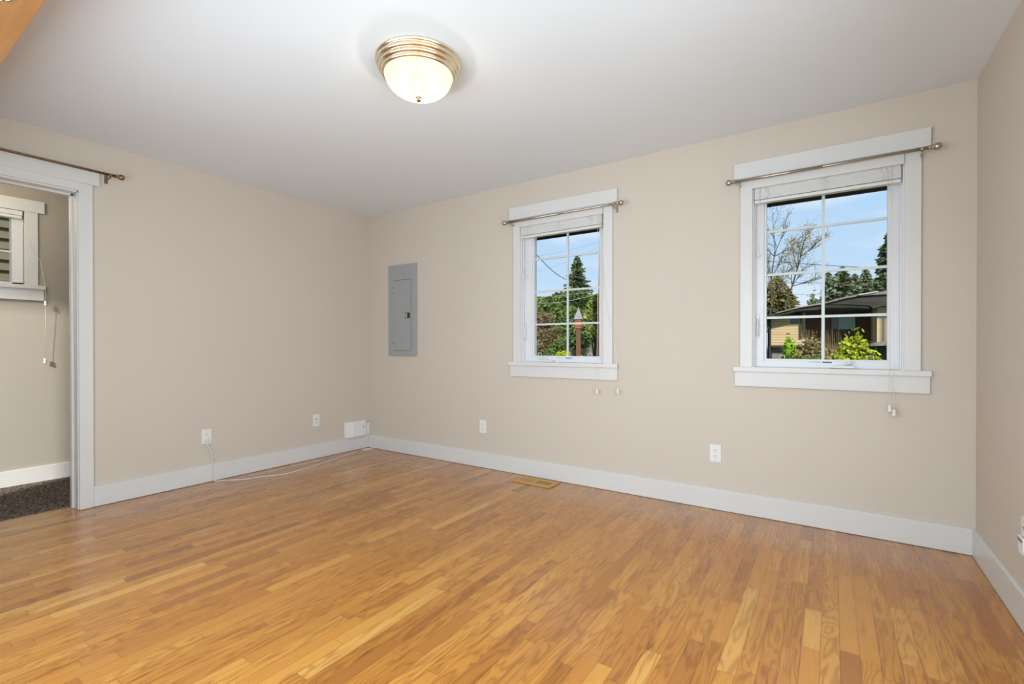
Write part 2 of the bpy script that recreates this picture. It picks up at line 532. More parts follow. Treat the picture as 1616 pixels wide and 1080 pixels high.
def back_window(i, label, crank_x, crank_flip, gl, gr_):
    x0 = WIN[i]
    w = struct_empty('window_%d' % i, (x0 + 0.478, 0, OZ0), label, 'window')
    cl, cr_ = x0 + 0.037, x0 + 0.919
    il, ir = x0 + OL, x0 + OR
    MB().box(x0, x0 + 0.957, -0.026, 0, 2.138, 2.238).build('head_casing', M['trim'], w, bevel=0.0015)
    MB().box(cl, il, -0.02, 0, 0.945, 2.138).build('side_casing', M['trim'], w, bevel=0.0015)
    MB().box(ir, cr_, -0.02, 0, 0.945, 2.138).build('side_casing', M['trim'], w, bevel=0.0015)
    MB().box(x0 - 0.002, x0 + 0.962, -0.036, 0, 0.915, 0.945).box(il, ir, 0, 0.05, 0.915, 0.945).build('window_sill', M['trim'], w, bevel=0.0015)
    MB().box(x0 + 0.005, x0 + 0.957, -0.019, 0, 0.822, 0.915).build('apron', M['trim'], w, bevel=0.0015)
    # jamb liner
    j = MB()
    j.box(il - 0.004, il + 0.006, -0.004, 0.13, 0.945, 2.14).box(ir - 0.006, ir + 0.004, -0.004, 0.13, 0.945, 2.14)
    j.box(il, ir, -0.004, 0.13, 2.128, 2.144)
    j.box(il + 0.006, il + 0.014, 0.022, 0.035, 0.945, 2.128).box(ir - 0.014, ir - 0.006, 0.022, 0.035, 0.945, 2.128)
    j.build('jamb_liner', M['vinyl'], w)
    # sash frame with stepped glazing bead
    G0, G1 = x0 + gl, x0 + gr_
    Z0, Z1 = 0.996, 2.076
    s = MB()
    s.box(il + 0.006, G0 - 0.012, 0.040, 0.095, 0.945, 2.13)
    s.box(G1 + 0.012, ir - 0.006, 0.040, 0.095, 0.945, 2.13)
    s.box(G0 - 0.013, G1 + 0.013, 0.040, 0.095, 0.945, Z0 - 0.010)
    s.box(G0 - 0.013, G1 + 0.013, 0.040, 0.095, Z1 + 0.010, 2.13)
    s.build('sash', M['vinyl'], w, bevel=0.002)
    bd = MB()
    bd.box(G0 - 0.012, G0, 0.050, 0.09, Z0 - 0.010, Z1 + 0.01).box(G1, G1 + 0.012, 0.050, 0.09, Z0 - 0.010, Z1 + 0.01)
    bd.box(G0, G1, 0.050, 0.09, Z0 - 0.010, Z0).box(G0, G1, 0.050, 0.09, Z1, Z1 + 0.01)
    bd.build('glazing_bead', M['vinyl'], w)
    xm = x0 + 0.479 if i == 2 else x0 + 0.505
    mu = MB()
    mu.box(xm - 0.008, xm + 0.008, 0.068, 0.078, Z0, Z1)
    for z in (1.256, 1.528, 1.801):
        mu.box(G0, xm - 0.008, 0.068, 0.078, z - 0.0075, z + 0.0075).box(xm + 0.008, G1, 0.068, 0.078, z - 0.0075, z + 0.0075)
    mu.build('muntin_grid', M['vinyl'], w)
    MB().box(G0 - 0.006, G1 + 0.006, 0.061, 0.065, Z0 - 0.006, Z1 + 0.006).build('window_glass', M['glass'], w)
    # folding crank operator on the bottom rail
    c = MB()
    zc = 0.947
    cx0, cx1 = (crank_x, crank_x + 0.125)
    c.prism([(cx0, zc), (cx1, zc), (cx1 - 0.012, zc + 0.016), (cx0 + 0.02, zc + 0.016)], -0.002, 0.040)
    c.build('crank_base', M['vinyl'], w, bevel=0.003)
    k = MB()
    kx = cx0 + 0.095 if not crank_flip else cx0 + 0.012
    k.tube([(cx0 + 0.062, 0.006, zc + 0.016), ((kx + cx0 + 0.062) / 2, -0.002, zc + 0.026), (kx, 0.0, zc + 0.030)], [0.006, 0.006, 0.007], 10)
    k.lathe([(0.002, -0.012), (0.009, -0.010), (0.011, 0), (0.009, 0.010), (0.002, 0.012)], (kx, 0.0, zc + 0.034), 'x', 14)
    k.build('crank_handle', M['vinyl'], w)
    # stickers on the bottom rail
    if i == 2:
        MB().box(x0 + 0.477, x0 + 0.523, 0.0385, 0.0405, 0.976, 0.983).build('dark_sticker', M['label'], w)
        b = MB()
        for q in (0, 0.012, 0.019, 0.025, 0.033, 0.041, 0.05, 0.056):
            b.box(x0 + 0.405 + q, x0 + 0.405 + q + 0.004, 0.0385, 0.0405, 0.978, 0.982)
        b.build('printed_lettering', M['label'], w)
    else:
        MB().box(x0 + 0.50, x0 + 0.555, 0.0385, 0.0405, 0.976, 0.983).build('dark_sticker', M['label'], w)
        MB().box(x0 + 0.425, x0 + 0.475, 0.0385, 0.0405, 0.979, 0.981).build('printed_lettering', M['label'], w)
    # wire pull tabs of the screen
    for tx in (G0 + 0.087 if i == 2 else G0 + 0.055, G1 - 0.075):
        t = MB()
        t.tube([(tx - 0.017, 0.048, 0.994), (tx - 0.013, 0.046, 1.020), (tx + 0.013, 0.046, 1.020), (tx + 0.017, 0.048, 0.994)], 0.0022, 8)
        t.build('pull_tab', M['ivory'], w)
    # latch lever on the left stile
    lv = MB()
    lv.box(il + 0.018, il + 0.034, 0.030, 0.040, 1.13, 1.275)
    lv.tube([(il + 0.026, 0.028, 1.25), (il + 0.026, 0.014, 1.20), (il + 0.026, 0.018, 1.14)], [0.006, 0.006, 0.005], 8)
    lv.build('sash_lock', M['vinyl'], w, bevel=0.002)
    return w
back_window(1, 'smaller-looking white window, left of the two, with four rows of panes', 2.12, True, 0.204, 0.786)
back_window(2, 'white window nearest the right wall with four rows of panes', 4.093, False, 0.178, 0.782)

# blinds, raised into a stack under their valance
def blind(i, label, cord_pts):
    x0 = WIN[i]
    il, ir = x0 + OL, x0 + OR
    t = thing('window_blind', (x0 + 0.478, -0.01, 2.13), label, 'blind', 'raised white slatted blinds')
    MB().box(il - 0.002, ir - 0.002, -0.034, -0.022, 2.064, 2.134).box(il - 0.002, il + 0.006, -0.022, 0.0, 2.064, 2.134).box(ir - 0.010, ir - 0.002, -0.022, 0.0, 2.064, 2.134).build('valance', M['trim'], t, bevel=0.001)
    MB().box(il + 0.012, ir - 0.014, -0.016, 0.024, 2.078, 2.120).build('head_rail', M['blind'], t)
    slat_stack(il + 0.012, ir - 0.014, -0.018, 0.026, 1.994, 2.072, 13).build('slats', M['blind'], t)
    MB().box(il + 0.012, ir - 0.014, -0.016, 0.026, 1.972, 1.990).build('bottom_rail', M['blind'], t, bevel=0.002)
    for fx in (0.10, 0.50, 0.86):
        xx = il + (ir - il) * fx
        lp = MB()
        for q in range(4):
            lp.tube([(xx + q * 0.010 - 0.015, -0.0195, 2.07), (xx + q * 0.010 + random.uniform(-0.012, 0.012), -0.024, 2.03), (xx + q * 0.010 - 0.01 + random.uniform(-0.012, 0.012), -0.0195, 1.985)], 0.0011, 5)
        lp.build('ladder_cord', M['cord'], t)
    for pts in cord_pts:
        c = MB().tube(pts, 0.0012, 6).build('lift_cord', M['cord'], t)
        e_ = pts[-1]
        tassel(MB(), e_[0], e_[1], e_[2] - 0.032).build('tassel', M['ivory'], c)
    wd = MB().tube([(il + 0.042, -0.022, 2.07), (il + 0.040, -0.024, 1.80), (il + 0.036, -0.024, 1.66)], 0.0028, 8).build('tilt_wand', M['plastic'], t)
    MB().lathe([(0.003, 0.03), (0.006, 0.028), (0.008, 0.006), (0.008, 0), (0.004, -0.002)], (il + 0.036, -0.024, 1.632), n=12).build('wand_tip', M['ivory'], wd)
    return t
blind(1, 'white slatted blind raised to the top of the narrower-looking window beside the panel', [
    [(2.640, -0.022, 2.07), (2.641, -0.03, 1.5), (2.643, -0.046, 0.93), (2.645, -0.05, 0.752)],
    [(2.655, -0.022, 2.07), (2.70, -0.03, 1.45), (2.765, -0.035, 1.16), (2.800, -0.045, 0.95), (2.809, -0.05, 0.762)]])
blind(2, 'white slatted blind raised to the top of the window nearest the right wall', [
    [(4.353, -0.022, 2.07), (4.357, -0.035, 1.4), (4.361, -0.044, 0.93), (4.364, -0.05, 0.752)],
    [(4.372, -0.022, 2.07), (4.376, -0.035, 1.4), (4.380, -0.044, 0.93), (4.383, -0.05, 0.730)]])

# curtain rods
def rod(label, xa, xb, z, y, m, axis='x', r=0.0085, fa=True, fb=True, br=(0.05, 0.05)):
    def P(a, off=0.0, zz=0.0):
        return (a, y + off, z + zz) if axis == 'x' else (y + off, a, z + zz)
    t = thing('curtain_rod', P((xa + xb) / 2), label, 'curtain rod')
    MB().tube([P(xa + 0.03), P(xb - 0.03)], r, 14).tube([P(xa + 0.03), P((xa + xb) / 2)], r * 1.18, 14).build('rod', m, t)
    prof = [(r, 0.0), (r * 1.5, 0.003), (r * 1.5, 0.008), (r * 1.05, 0.011), (r * 1.05, 0.018), (r * 1.7, 0.022), (r * 2.25, 0.032), (r * 2.3, 0.040), (r * 1.8, 0.049), (r * 0.5, 0.055)]
    for on_, a, sg in ((fa, xa + 0.045, -1), (fb, xb - 0.045, 1)):
        if on_:
            MB().lathe([(q, h * sg) for q, h in prof], P(a), axis, 18).build('finial', m, t)
    wall = 0.0
    for a in (xa + br[0] + 0.02, xb - br[1] - 0.02):
        b = MB()
        back = -y
        s_ = 1 if back > 0 else -1
        if axis == 'x':
            b.box(a - 0.009, a + 0.009, -0.004, 0, z - 0.045, z + 0.012)
            b.tube([(a, -0.003, z - 0.02), (a, y * 0.6, z - 0.022), (a, y, z - 0.012)], 0.004, 8)
            b.lathe([(0.010, -0.007), (0.010, 0.007)], (a, y, z), 'x', 14)
            b.lathe([(0.004, 0), (0.004, -0.012)], (a, y, z - 0.012), 'z', 8)
        else:
            b.box(0, 0.004, a - 0.009, a + 0.009, z - 0.045, z + 0.012)
            b.tube([(0.003, a, z - 0.02), (y * 0.6, a, z - 0.022), (y, a, z - 0.012)], 0.004, 8)
            b.lathe([(0.010, -0.007), (0.010, 0.007)], (y, a, z), 'y', 14)
            b.lathe([(0.004, 0), (0.004, -0.012)], (y, a, z - 0.012), 'z', 8)
        b.build('bracket', m, t)
    return t
rod('thin nickel curtain rod across the narrower-looking window beside the panel', 1.812, 2.852, 2.107, -0.075, M['nickel'])
rod('thin nickel curtain rod across the window nearest the right wall', 3.548, 4.562, 2.112, -0.075, M['nickel'])
rod('antique brass curtain rod above the cased opening', -3.42, -2.135, 2.226, 0.082, M['bronze'], axis='y')

# ================================================================== CARPETED ROOM WINDOW
w3 = struct_empty('window_3', (CX, (CY0 + CY1) / 2, CZ0), 'white trimmed window in the carpeted room', 'window')
MB().box(CX, CX + 0.026, CY0 - 0.113, CY1 + 0.113, 2.122, 2.215).build('head_casing', M['trim'], w3, bevel=0.0015)
for a, b_ in ((CY1, CY1 + 0.075), (CY0 - 0.075, CY0)):
    MB().box(CX, CX + 0.02, a, b_, CZ0, 2.122).build('side_casing', M['trim'], w3, bevel=0.0015)
MB().box(CX - 0.05, CX, CY0, CY1, 1.523, 1.553).box(CX, CX + 0.036, CY0 - 0.115, CY1 + 0.115, 1.523, 1.553).build('window_sill', M['trim'], w3, bevel=0.0015)
MB().box(CX, CX + 0.019, CY0 - 0.11, CY1 + 0.110, 1.436, 1.523).build('apron', M['trim'], w3, bevel=0.0015)
s3 = MB()
s3.box(CX - 0.11, CX - 0.03, CY1 - 0.062, CY1, CZ0, CZ1).box(CX - 0.11, CX - 0.03, CY0, CY0 + 0.062, CZ0, CZ1)
s3.box(CX - 0.11, CX - 0.03, CY0, CY1, CZ0, CZ0 + 0.018).box(CX - 0.11, CX - 0.03, CY0, CY1, CZ1 - 0.05, CZ1)
s3.build('sash', M['vinyl'], w3, bevel=0.002)
MB().box(CX - 0.075, CX - 0.062, CY0 + 0.06, CY1 - 0.06, 1.800, 1.815).build('muntin_grid', M['vinyl'], w3)
MB().box(CX - 0.060, CX - 0.056, CY0 + 0.06, CY1 - 0.06, CZ0 + 0.015, CZ1 - 0.048).build('window_glass', M['glass'], w3)
bt = thing('window_blind', (CX, (CY0 + CY1) / 2, 2.1), 'white blind raised high in the window of the carpeted room', 'blind')
MB().box(CX - 0.025, CX + 0.012, CY0 + 0.01, CY1 - 0.01, 2.085, 2.120).build('head_rail', M['blind'], bt)
MB().box(CX - 0.022, CX + 0.010, CY0 + 0.012, CY1 - 0.012, 2.062, 2.082).build('bottom_rail', M['blind'], bt)
c3 = MB().tube([(CX + 0.014, CY1 - 0.02, 2.09), (CX + 0.028, CY1 + 0.03, 1.85), (CX + 0.03, CY1 + 0.085, 1.75), (CX + 0.042, CY1 + 0.112, 1.55), (CX + 0.042, CY1 + 0.112, 1.40), (CX + 0.03, CY1 + 0.110, 0.975)], 0.0012, 6).build('lift_cord', M['cord'], bt)
tassel(MB(), CX + 0.03, CY1 + 0.110, 0.943).build('tassel', M['ivory'], c3)
tassel(MB(), CX + 0.042, CY1 + 0.112, 1.40).build('cord_stop', M['ivory'], c3)

# unseen window added around the rear fill light
w4 = struct_empty('window_4', (2.5, YB, 0.6), 'added unseen window with drawn shade around the rear fill light', 'window')
f4 = MB()
f4.box(0.62, 0.70, YB, YB + 0.02, 0.62, 2.22).box(4.30, 4.38, YB, YB + 0.02, 0.62, 2.22).box(0.62, 4.38, YB, YB + 0.02, 2.18, 2.27).box(0.62, 4.38, YB, YB + 0.02, 0.55, 0.64)
f4.build('casing', M['trim'], w4)
MB().box(0.70, 4.30, YB, YB + 0.008, 0.64, 2.18).build('added_shade', M['trim'], w4)
w5 = struct_empty('window_5', (W, -2.35, 0.6), 'added unseen window with drawn shade around the side fill light', 'window')  # made-up window that frames the side fill, out of view
f5 = MB()
f5.box(W - 0.02, W, -3.23, -3.15, 0.62, 2.22).box(W - 0.02, W, -1.55, -1.47, 0.62, 2.22).box(W - 0.02, W, -3.23, -1.47, 2.18, 2.27).box(W - 0.02, W, -3.23, -1.47, 0.55, 0.64)
f5.build('casing', M['trim'], w5)
MB().box(W - 0.008, W, -3.15, -1.55, 0.64, 2.18).build('added_shade', M['trim'], w5)

# ================================================================== CEILING LAMP
LX, LY = 2.457, -1.706
lamp = thing('ceiling_lamp', (LX, LY, H), 'flush-mount ceiling lamp with gold ribbed ring and lit glass bowl', 'ceiling light')
MB().lathe([(0.150, 0.0), (0.198, -0.001), (0.203, -0.006), (0.203, -0.012), (0.196, -0.017), (0.193, -0.019), (0.196, -0.022),
            (0.1975, -0.028), (0.195, -0.034), (0.187, -0.038), (0.184, -0.040), (0.1865, -0.044), (0.187, -0.050), (0.183, -0.055),
            (0.176, -0.058), (0.174, -0.060), (0.1755, -0.064), (0.175, -0.069), (0.170, -0.073), (0.162, -0.075), (0.159, -0.073), (0.159, -0.060), (0.150, -0.002)],
           (LX, LY, H), n=96).build('ring', M['brass'], lamp)
prof = []
for k in range(15):
    a = k / 14 * pi / 2
    prof.append((0.158 * cos(a) ** 0.9 if k < 14 else 0.004, -0.070 - 0.100 * sin(a) ** 1.05))
# thin ribbed bowl, one skin
bw = MB()
n_ = 144
vs, fs = [], []
for (r, h) in prof:
    for j in range(n_):
        a = 2 * pi * j / n_
        rr = r * (1 + 0.006 * cos(36 * a))
        vs.append((LX + rr * cos(a), LY + rr * sin(a), H + h))
for i in range(len(prof) - 1):
    for j in range(n_):
        a, b_ = i * n_ + j, i * n_ + (j + 1) % n_
        fs.append((a, b_, b_ + n_, a + n_))
bw.add(vs, fs, True)
bw.build('glass_bowl', M['bowl'], lamp)
MB().lathe([(0.002, -0.166), (0.014, -0.168), (0.015, -0.172), (0.010, -0.177), (0.009, -0.181), (0.011, -0.185), (0.008, -0.190), (0.001, -0.192)], (LX, LY, H), n=24).build('finial', M['bronze'], lamp)
MB().lathe([(0.156, -0.060), (0.158, -0.064), (0.02, -0.0645), (0.0, -0.0645)], (LX, LY, H), n=48).build('pan', M['pan'], lamp)  # near-black disc added so the lit bowl interior does not blow out
MB().tube([(LX, LY, H - 0.002), (LX, LY, H - 0.168)], 0.0035, 8).build('centre_rod', M['brass'], lamp)
camdir = Vector((cos(YAW), sin(YAW), 0))
for sg in (-1, 1):
    bx = Vector((LX, LY, 0)) + camdir * (0.072 * sg)
    pr = [(0.012, 0.052), (0.014, 0.035), (0.026, 0.018), (0.030, 0), (0.027, -0.016), (0.016, -0.027), (0.002, -0.030)]
    MB().lathe([(0.002, -0.034), (0.016, -0.031), (0.026, -0.022), (0.030, -0.008), (0.029, 0.002), (0.020, 0.016), (0.012, 0.024)], (bx.x, bx.y, H - 0.092), n=24).build('bulb', M['bulb'], lamp)
    light('ceiling_lamp_bulb', 'POINT', (bx.x, bx.y, H - 0.138), 1.8, (0.93, 0.95, 0.93), shadow_soft_size=0.010)

# ================================================================== ELECTRICAL PANEL
ep = thing('electrical_panel', (0.53, 0, 0.975), 'tall grey metal breaker panel on the wall near the corner', 'electrical panel')
MB().prism([(0.331, 0.976), (0.727, 0.976), (0.727, 1.892), (0.331, 1.892)], -0.016, 0).build('cover_plate', M['grey'], ep, bevel=0.004)
MB().box(0.409, 0.657, -0.0168, -0.012, 1.028, 1.739).build('door_gap', M['greyd'], ep)
dr = MB().box(0.412, 0.653, -0.020, -0.014, 1.032, 1.735).build('door', M['grey'], ep, bevel=0.002)
for z in (1.64, 1.13):
    MB().lathe([(0.004, -0.03), (0.004, 0.03)], (0.407, -0.019, z), 'z', 10).build('hinge', M['chrome'], ep)
MB().box(0.580, 0.646, -0.0225, -0.019, 1.352, 1.406).build('latch_recess', M['dark'], dr)
MB().box(0.586, 0.612, -0.025, -0.022, 1.358, 1.400).build('latch_slide', M['chrome'], dr, bevel=0.002)

# ================================================================== OUTLETS AND SMALL THINGS
def plate(label, cat, wallaxis, a, z, kind, name='wall_outlet', w_=0.070, h_=0.114):
    """wallaxis: 'back' (y=0), 'left' (x=0), 'right' (x=W); a = position along the wall"""
    def bx(u0, u1, d0, d1, z0, z1, b=None):
        b = b or MB()
        if wallaxis == 'back': return b.box(a + u0, a + u1, -d1, -d0, z + z0, z + z1)
        if wallaxis == 'left': return b.box(d0, d1, a + u0, a + u1, z + z0, z + z1)
        return b.box(W - d1, W - d0, a + u0, a + u1, z + z0, z + z1)
    org = {'back': (a, 0, z - h_ / 2), 'left': (0, a, z - h_ / 2), 'right': (W, a, z - h_ / 2)}[wallaxis]
    t = thing(name, org, label, cat, 'white wall plates')
    bx(-w_ / 2, w_ / 2, 0, 0.005, -h_ / 2, h_ / 2).build('plate', M['plastic'], t, bevel=0.0015)
    if kind == 'coax':
        for dz in (0.014, -0.018):
            c = {'back': (a, -0.005, z + dz), 'left': (0.005, a, z + dz)}[wallaxis]
            ax = {'back': 'y', 'left': 'x'}[wallaxis]
            sg = -1 if wallaxis == 'back' else 1
            MB().lathe([(0.0055, 0), (0.0055, sg * 0.006), (0.002, sg * 0.007)], c, ax, 12).build('jack', M['nickel' if dz < 0 else 'greyd'], t)
        return t
    bx(-0.0175, 0.0175, 0.005, 0.0068, -0.036, 0.036).build('receptacle_insert', M['plastic'], t, bevel=0.0008)
    for dz in (0.018, -0.020):
        s = MB()
        bx(-0.0085, -0.0060, 0.0062, 0.0074, dz - 0.0005, dz + 0.0095, s)
        bx(0.0060, 0.0085, 0.0062, 0.0074, dz + 0.0005, dz + 0.0085, s)
        bx(-0.0022, 0.0022, 0.0062, 0.0074, dz - 0.0105, dz - 0.0058, s)
        s.build('slots', M['dark'], t)
    bx(-0.002, 0.002, 0.0048, 0.0056, 0.044, 0.047).build('screw', M['greyd'], t)
    bx(-0.002, 0.002, 0.0048, 0.0056, -0.047, -0.044).build('screw', M['greyd'], t)
    return t
plate('white duplex outlet on the left wall with a white cord plugged in', 'outlet', 'left', -1.584, 0.362, 'duplex')
plate('white cable jack plate on the left wall near the corner', 'jack plate', 'left', -0.620, 0.363, 'coax', name='cable_jack_plate')
plate('white duplex outlet below the space left of the small window', 'outlet', 'back', 1.538, 0.363, 'duplex')
plate('white duplex outlet below and left of the window nearest the right wall', 'outlet', 'back', 3.466, 0.369, 'duplex')
plate('white duplex outlet on the right wall at the photo edge', 'outlet', 'right', -0.757, 0.362, 'duplex')
ng = thing('plug_in_adapter', (W, -0.765, 0.28), 'white plug-in adapter with dark slits on the right wall outlet', 'adapter')
MB().prism([(-0.796, 0.300), (-0.784, 0.284), (-0.748, 0.284), (-0.736, 0.300), (-0.736, 0.350), (-0.796, 0.350)], W - 0.016, W - 0.0076, 'x').build('body', M['plastic'], ng, bevel=0.003)
MB().box(W - 0.0172, W - 0.0158, -0.786, -0.7365, 0.338, 0.341).box(W - 0.0172, W - 0.0158, -0.786, -0.7365, 0.331, 0.334).build('slits', M['dark'], ng)

# router box and adapter in the corner
rb = thing('network_box', (0, -0.19, 0.145), 'white plastic network box on the left wall beside the corner', 'network box')
b = MB()
b.prism([(0.001, -0.306), (0.001, -0.072), (0.050, -0.072), (0.056, -0.080), (0.056, -0.235), (0.046, -0.262), (0.036, -0.302)], 0.142, 0.302, 'z')
b.build('case', M['plastic'], rb, bevel=0.004)
g_ = MB()
for k in range(3):
    yy = -0.255 - k * 0.020
    g_.box(0.040 - k * 0.003, 0.0475 - k * 0.0045, yy, yy + 0.004, 0.152, 0.294)
g_.build('side_grille', M['vinyl'], rb)
MB().box(0.0555, 0.0572, -0.117, -0.108, 0.226, 0.234).box(0.0555, 0.0572, -0.117, -0.108, 0.240, 0.248).build('indicator', M['greyd'], rb)
MB().box(0.0555, 0.0568, -0.100, -0.094, 0.16, 0.285).build('seam', M['vinyl'], rb)
pa = thing('power_adapter', (0.002, -0.035, 0.14), 'small square white power adapter in the corner with a long white cord', 'power adapter')
MB().box(0.001, 0.030, -0.068, -0.004, 0.141, 0.266).build('case', M['plastic'], pa, bevel=0.004)

# white cable
def smooth(pts, n=6):
    P = [Vector(p) for p in pts]
    outp = []
    for i in range(len(P) - 1):
        p0, p1, p2, p3 = P[max(i - 1, 0)], P[i], P[i + 1], P[min(i + 2, len(P) - 1)]
        for k in range(n):
            t = k / n
            outp.append(0.5 * ((2 * p1) + (-p0 + p2) * t + (2 * p0 - 5 * p1 + 4 * p2 - p3) * t * t + (-p0 + 3 * p1 - 3 * p2 + p3) * t ** 3))
    outp.append(P[-1])
    return outp
cr_z = 0.0035
pts = [(0.026, -1.592, 0.328), (0.030, -1.586, 0.290), (0.030, -1.566, 0.245), (0.026, -1.556, 0.19), (0.024, -1.555, 0.10), (0.026, -1.552, 0.03), (0.036, -1.535, cr_z),
       (0.075, -1.485, cr_z), (0.168, -1.404, cr_z), (0.224, -1.255, cr_z), (0.296, -1.11, cr_z), (0.285, -0.95, cr_z), (0.257, -0.784, cr_z), (0.200, -0.56, cr_z), (0.157, -0.407, cr_z), (0.135, -0.30, cr_z),
       (0.110, -0.225, cr_z), (0.085, -0.19, cr_z), (0.06, -0.12, cr_z), (0.075, -0.055, cr_z), (0.125, -0.035, cr_z), (0.165, -0.075, cr_z), (0.155, -0.14, cr_z + 0.003), (0.115, -0.16, cr_z + 0.005), (0.095, -0.11, cr_z + 0.003), (0.115, -0.06, cr_z + 0.002),
       (0.09, -0.028, cr_z + 0.003), (0.06, -0.026, 0.012), (0.035, -0.030, 0.05), (0.030, -0.042, 0.09), (0.022, -0.036, 0.143)]
cb = MB().tube(smooth(pts), 0.0030, 8).build('cord', M['cord'], pa)
MB().box(0.0076, 0.026, -1.604, -1.582, 0.325, 0.356).build('plug', M['plastic'], cb, bevel=0.004)

# floor register
fr = thing('floor_register', (2.165, -0.135, 0.0), 'wooden floor vent set in the oak floor under the small window', 'floor vent')
x0, x1, y0, y1 = 1.992, 2.338, -0.222, -0.052
b = MB()
b.box(x0, x1, y0, y0 + 0.042, 0.0005, 0.009).box(x0, x1, y1 - 0.042, y1, 0.0005, 0.009)
b.box(x0, x0 + 0.035, y0 + 0.042, y1 - 0.042, 0.0005, 0.009).box(x1 - 0.035, x1, y0 + 0.042, y1 - 0.042, 0.0005, 0.009)
b.box((x0 + x1) / 2 - 0.012, (x0 + x1) / 2 + 0.012, y0 + 0.042, y1 - 0.042, 0.0005, 0.009)
b.build('frame', M['ventwood'], fr, bevel=0.002)
MB().box(x0 + 0.03, x1 - 0.03, y0 + 0.035, y1 - 0.035, 0.0004, 0.0018).build('duct_opening', M['dark'], fr)
g = MB()
for (a, c) in ((x0 + 0.035, (x0 + x1) / 2 - 0.012), ((x0 + x1) / 2 + 0.012, x1 - 0.035)):
    n = 9
    for k in range(n):
        xx = a + (c - a) * (k + 0.5) / n
        wd = 0.0105 if a < 2.1 else 0.0055
        g.box(xx - wd / 2, xx + wd / 2, y0 + 0.04, y1 - 0.04, 0.0015, 0.007)
g.build('grille', M['ventwood'], fr)

# overhead oak cabinet near the camera (top left corner of the photo)
oc = thing('overhead_cabinet', (1.45, -3.3, 2.12), 'honey oak overhead cabinet seen from below at the top left', 'cabinet')
b = MB()
b.box(0.30, 2.62, YB, -2.944, 2.12, 2.14).box(0.30, 0.32, YB, -2.985, 2.14, 2.438).box(2.60, 2.62, YB, -2.985, 2.14, 2.438).box(0.32, 2.60, YB, YB + 0.01, 2.14, 2.438).box(0.32, 2.6, YB, -2.985, 2.42, 2.438)
b.build('carcass', M['oak'], oc, bevel=0.002)
for k in range(4):
    xa = 0.305 + k * 0.578
    MB().box(xa, xa + 0.572, -2.984, -2.963, 2.1405, 2.436).build('door', M['oak'], oc, bevel=0.003)
MB().lathe([(0.010, 0.0), (0.010, -0.006), (0.006, -0.010), (0.001, -0.011)], (2.05, -3.017, 2.12), n=14).tube([(2.035, -3.03, 2.113), (2.062, -3.006, 2.113)], 0.004, 8).build('catch', M['chrome'], oc)



# ================================================================== OUTSIDE
def vmat(name, c1, c2, scale=6, rough=0.8, mid=None, trans=0.0):
    m = mat(name, c1, rough, color2=c2, scale=scale, spec=0.2, ramp=(0.3, 0.7))
    return m
M['grass'] = vmat('lawn', (0.10, 0.16, 0.04, 1), (0.06, 0.10, 0.03, 1), 3)
M['soffit'] = mat('dark_brown_soffit', (0.030, 0.022, 0.017, 1), 0.7, var=0.3, scale=8)
M['bark'] = mat('grey_brown_bark', (0.10, 0.075, 0.05, 1), 0.9, color2=(0.05, 0.035, 0.025, 1), scale=12, vscale=(1, 1, 0.2))
M['pole'] = mat('reddish_brown_timber', (0.30, 0.125, 0.055, 1), 0.8, color2=(0.17, 0.065, 0.03, 1), scale=8, vscale=(6, 6, 0.6))
M['post'] = mat('brown_stained_post', (0.15, 0.06, 0.02, 1), 0.6, color2=(0.09, 0.034, 0.012, 1), scale=8, vscale=(8, 8, 0.6))
M['redwood'] = mat('red_painted_wood', (0.40, 0.075, 0.045, 1), 0.6, var=0.35, scale=20)
M['slate'] = mat('grey_metal_roof', (0.24, 0.24, 0.25, 1), 0.5, var=0.25, scale=15)
M['wire'] = mat('black_cable', (0.03, 0.025, 0.02, 1), 0.6, var=0.2)
M['palewire'] = mat('weathered_grey_cable', (0.42, 0.42, 0.38, 1), 0.6, var=0.1)
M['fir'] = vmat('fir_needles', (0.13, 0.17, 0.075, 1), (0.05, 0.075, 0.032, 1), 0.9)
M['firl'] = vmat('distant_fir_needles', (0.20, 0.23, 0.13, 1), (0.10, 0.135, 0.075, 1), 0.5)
M['cedar'] = vmat('bronze_green_cedar', (0.24, 0.20, 0.06, 1), (0.10, 0.12, 0.035, 1), 0.8)
M['broad'] = vmat('dark_evergreen_leaves', (0.17, 0.24, 0.065, 1), (0.045, 0.07, 0.02, 1), 1.6)
M['broad2'] = vmat('yellow_green_leaves', (0.30, 0.33, 0.09, 1), (0.10, 0.14, 0.03, 1), 1.6)
M['redbush'] = vmat('reddish_twigs', (0.34, 0.22, 0.14, 1), (0.10, 0.10, 0.04, 1), 3)
M['brownbush'] = vmat('tan_twigs', (0.32, 0.22, 0.09, 1), (0.14, 0.12, 0.04, 1), 3)
M['lime'] = vmat('lime_leaves', (0.55, 0.58, 0.03, 1), (0.28, 0.38, 0.02, 1), 6)
M['limegreen'] = vmat('bright_green_leaves', (0.30, 0.46, 0.02, 1), (0.14, 0.26, 0.02, 1), 4)
M['yellowgreen'] = vmat('yellow_green_conifer', (0.46, 0.48, 0.04, 1), (0.14, 0.20, 0.015, 1), 2.2)
M['bud'] = vmat('pale_buds', (0.50, 0.46, 0.28, 1), (0.24, 0.20, 0.11, 1), 5)

struct(MB().box(-80, 90, 0.4, 140, -1.7, -1.5).build('ground', M['grass']), 'lawn outside the windows', 'ground')
struct(MB().box(-1.5, 6.5, 0.16, 1.02, 2.215, 2.235).box(-1.5, 6.5, 1.0, 1.03, 2.205, 2.40).build('trim_1', M['soffit']), 'dark eave above the windows outside', 'eave')

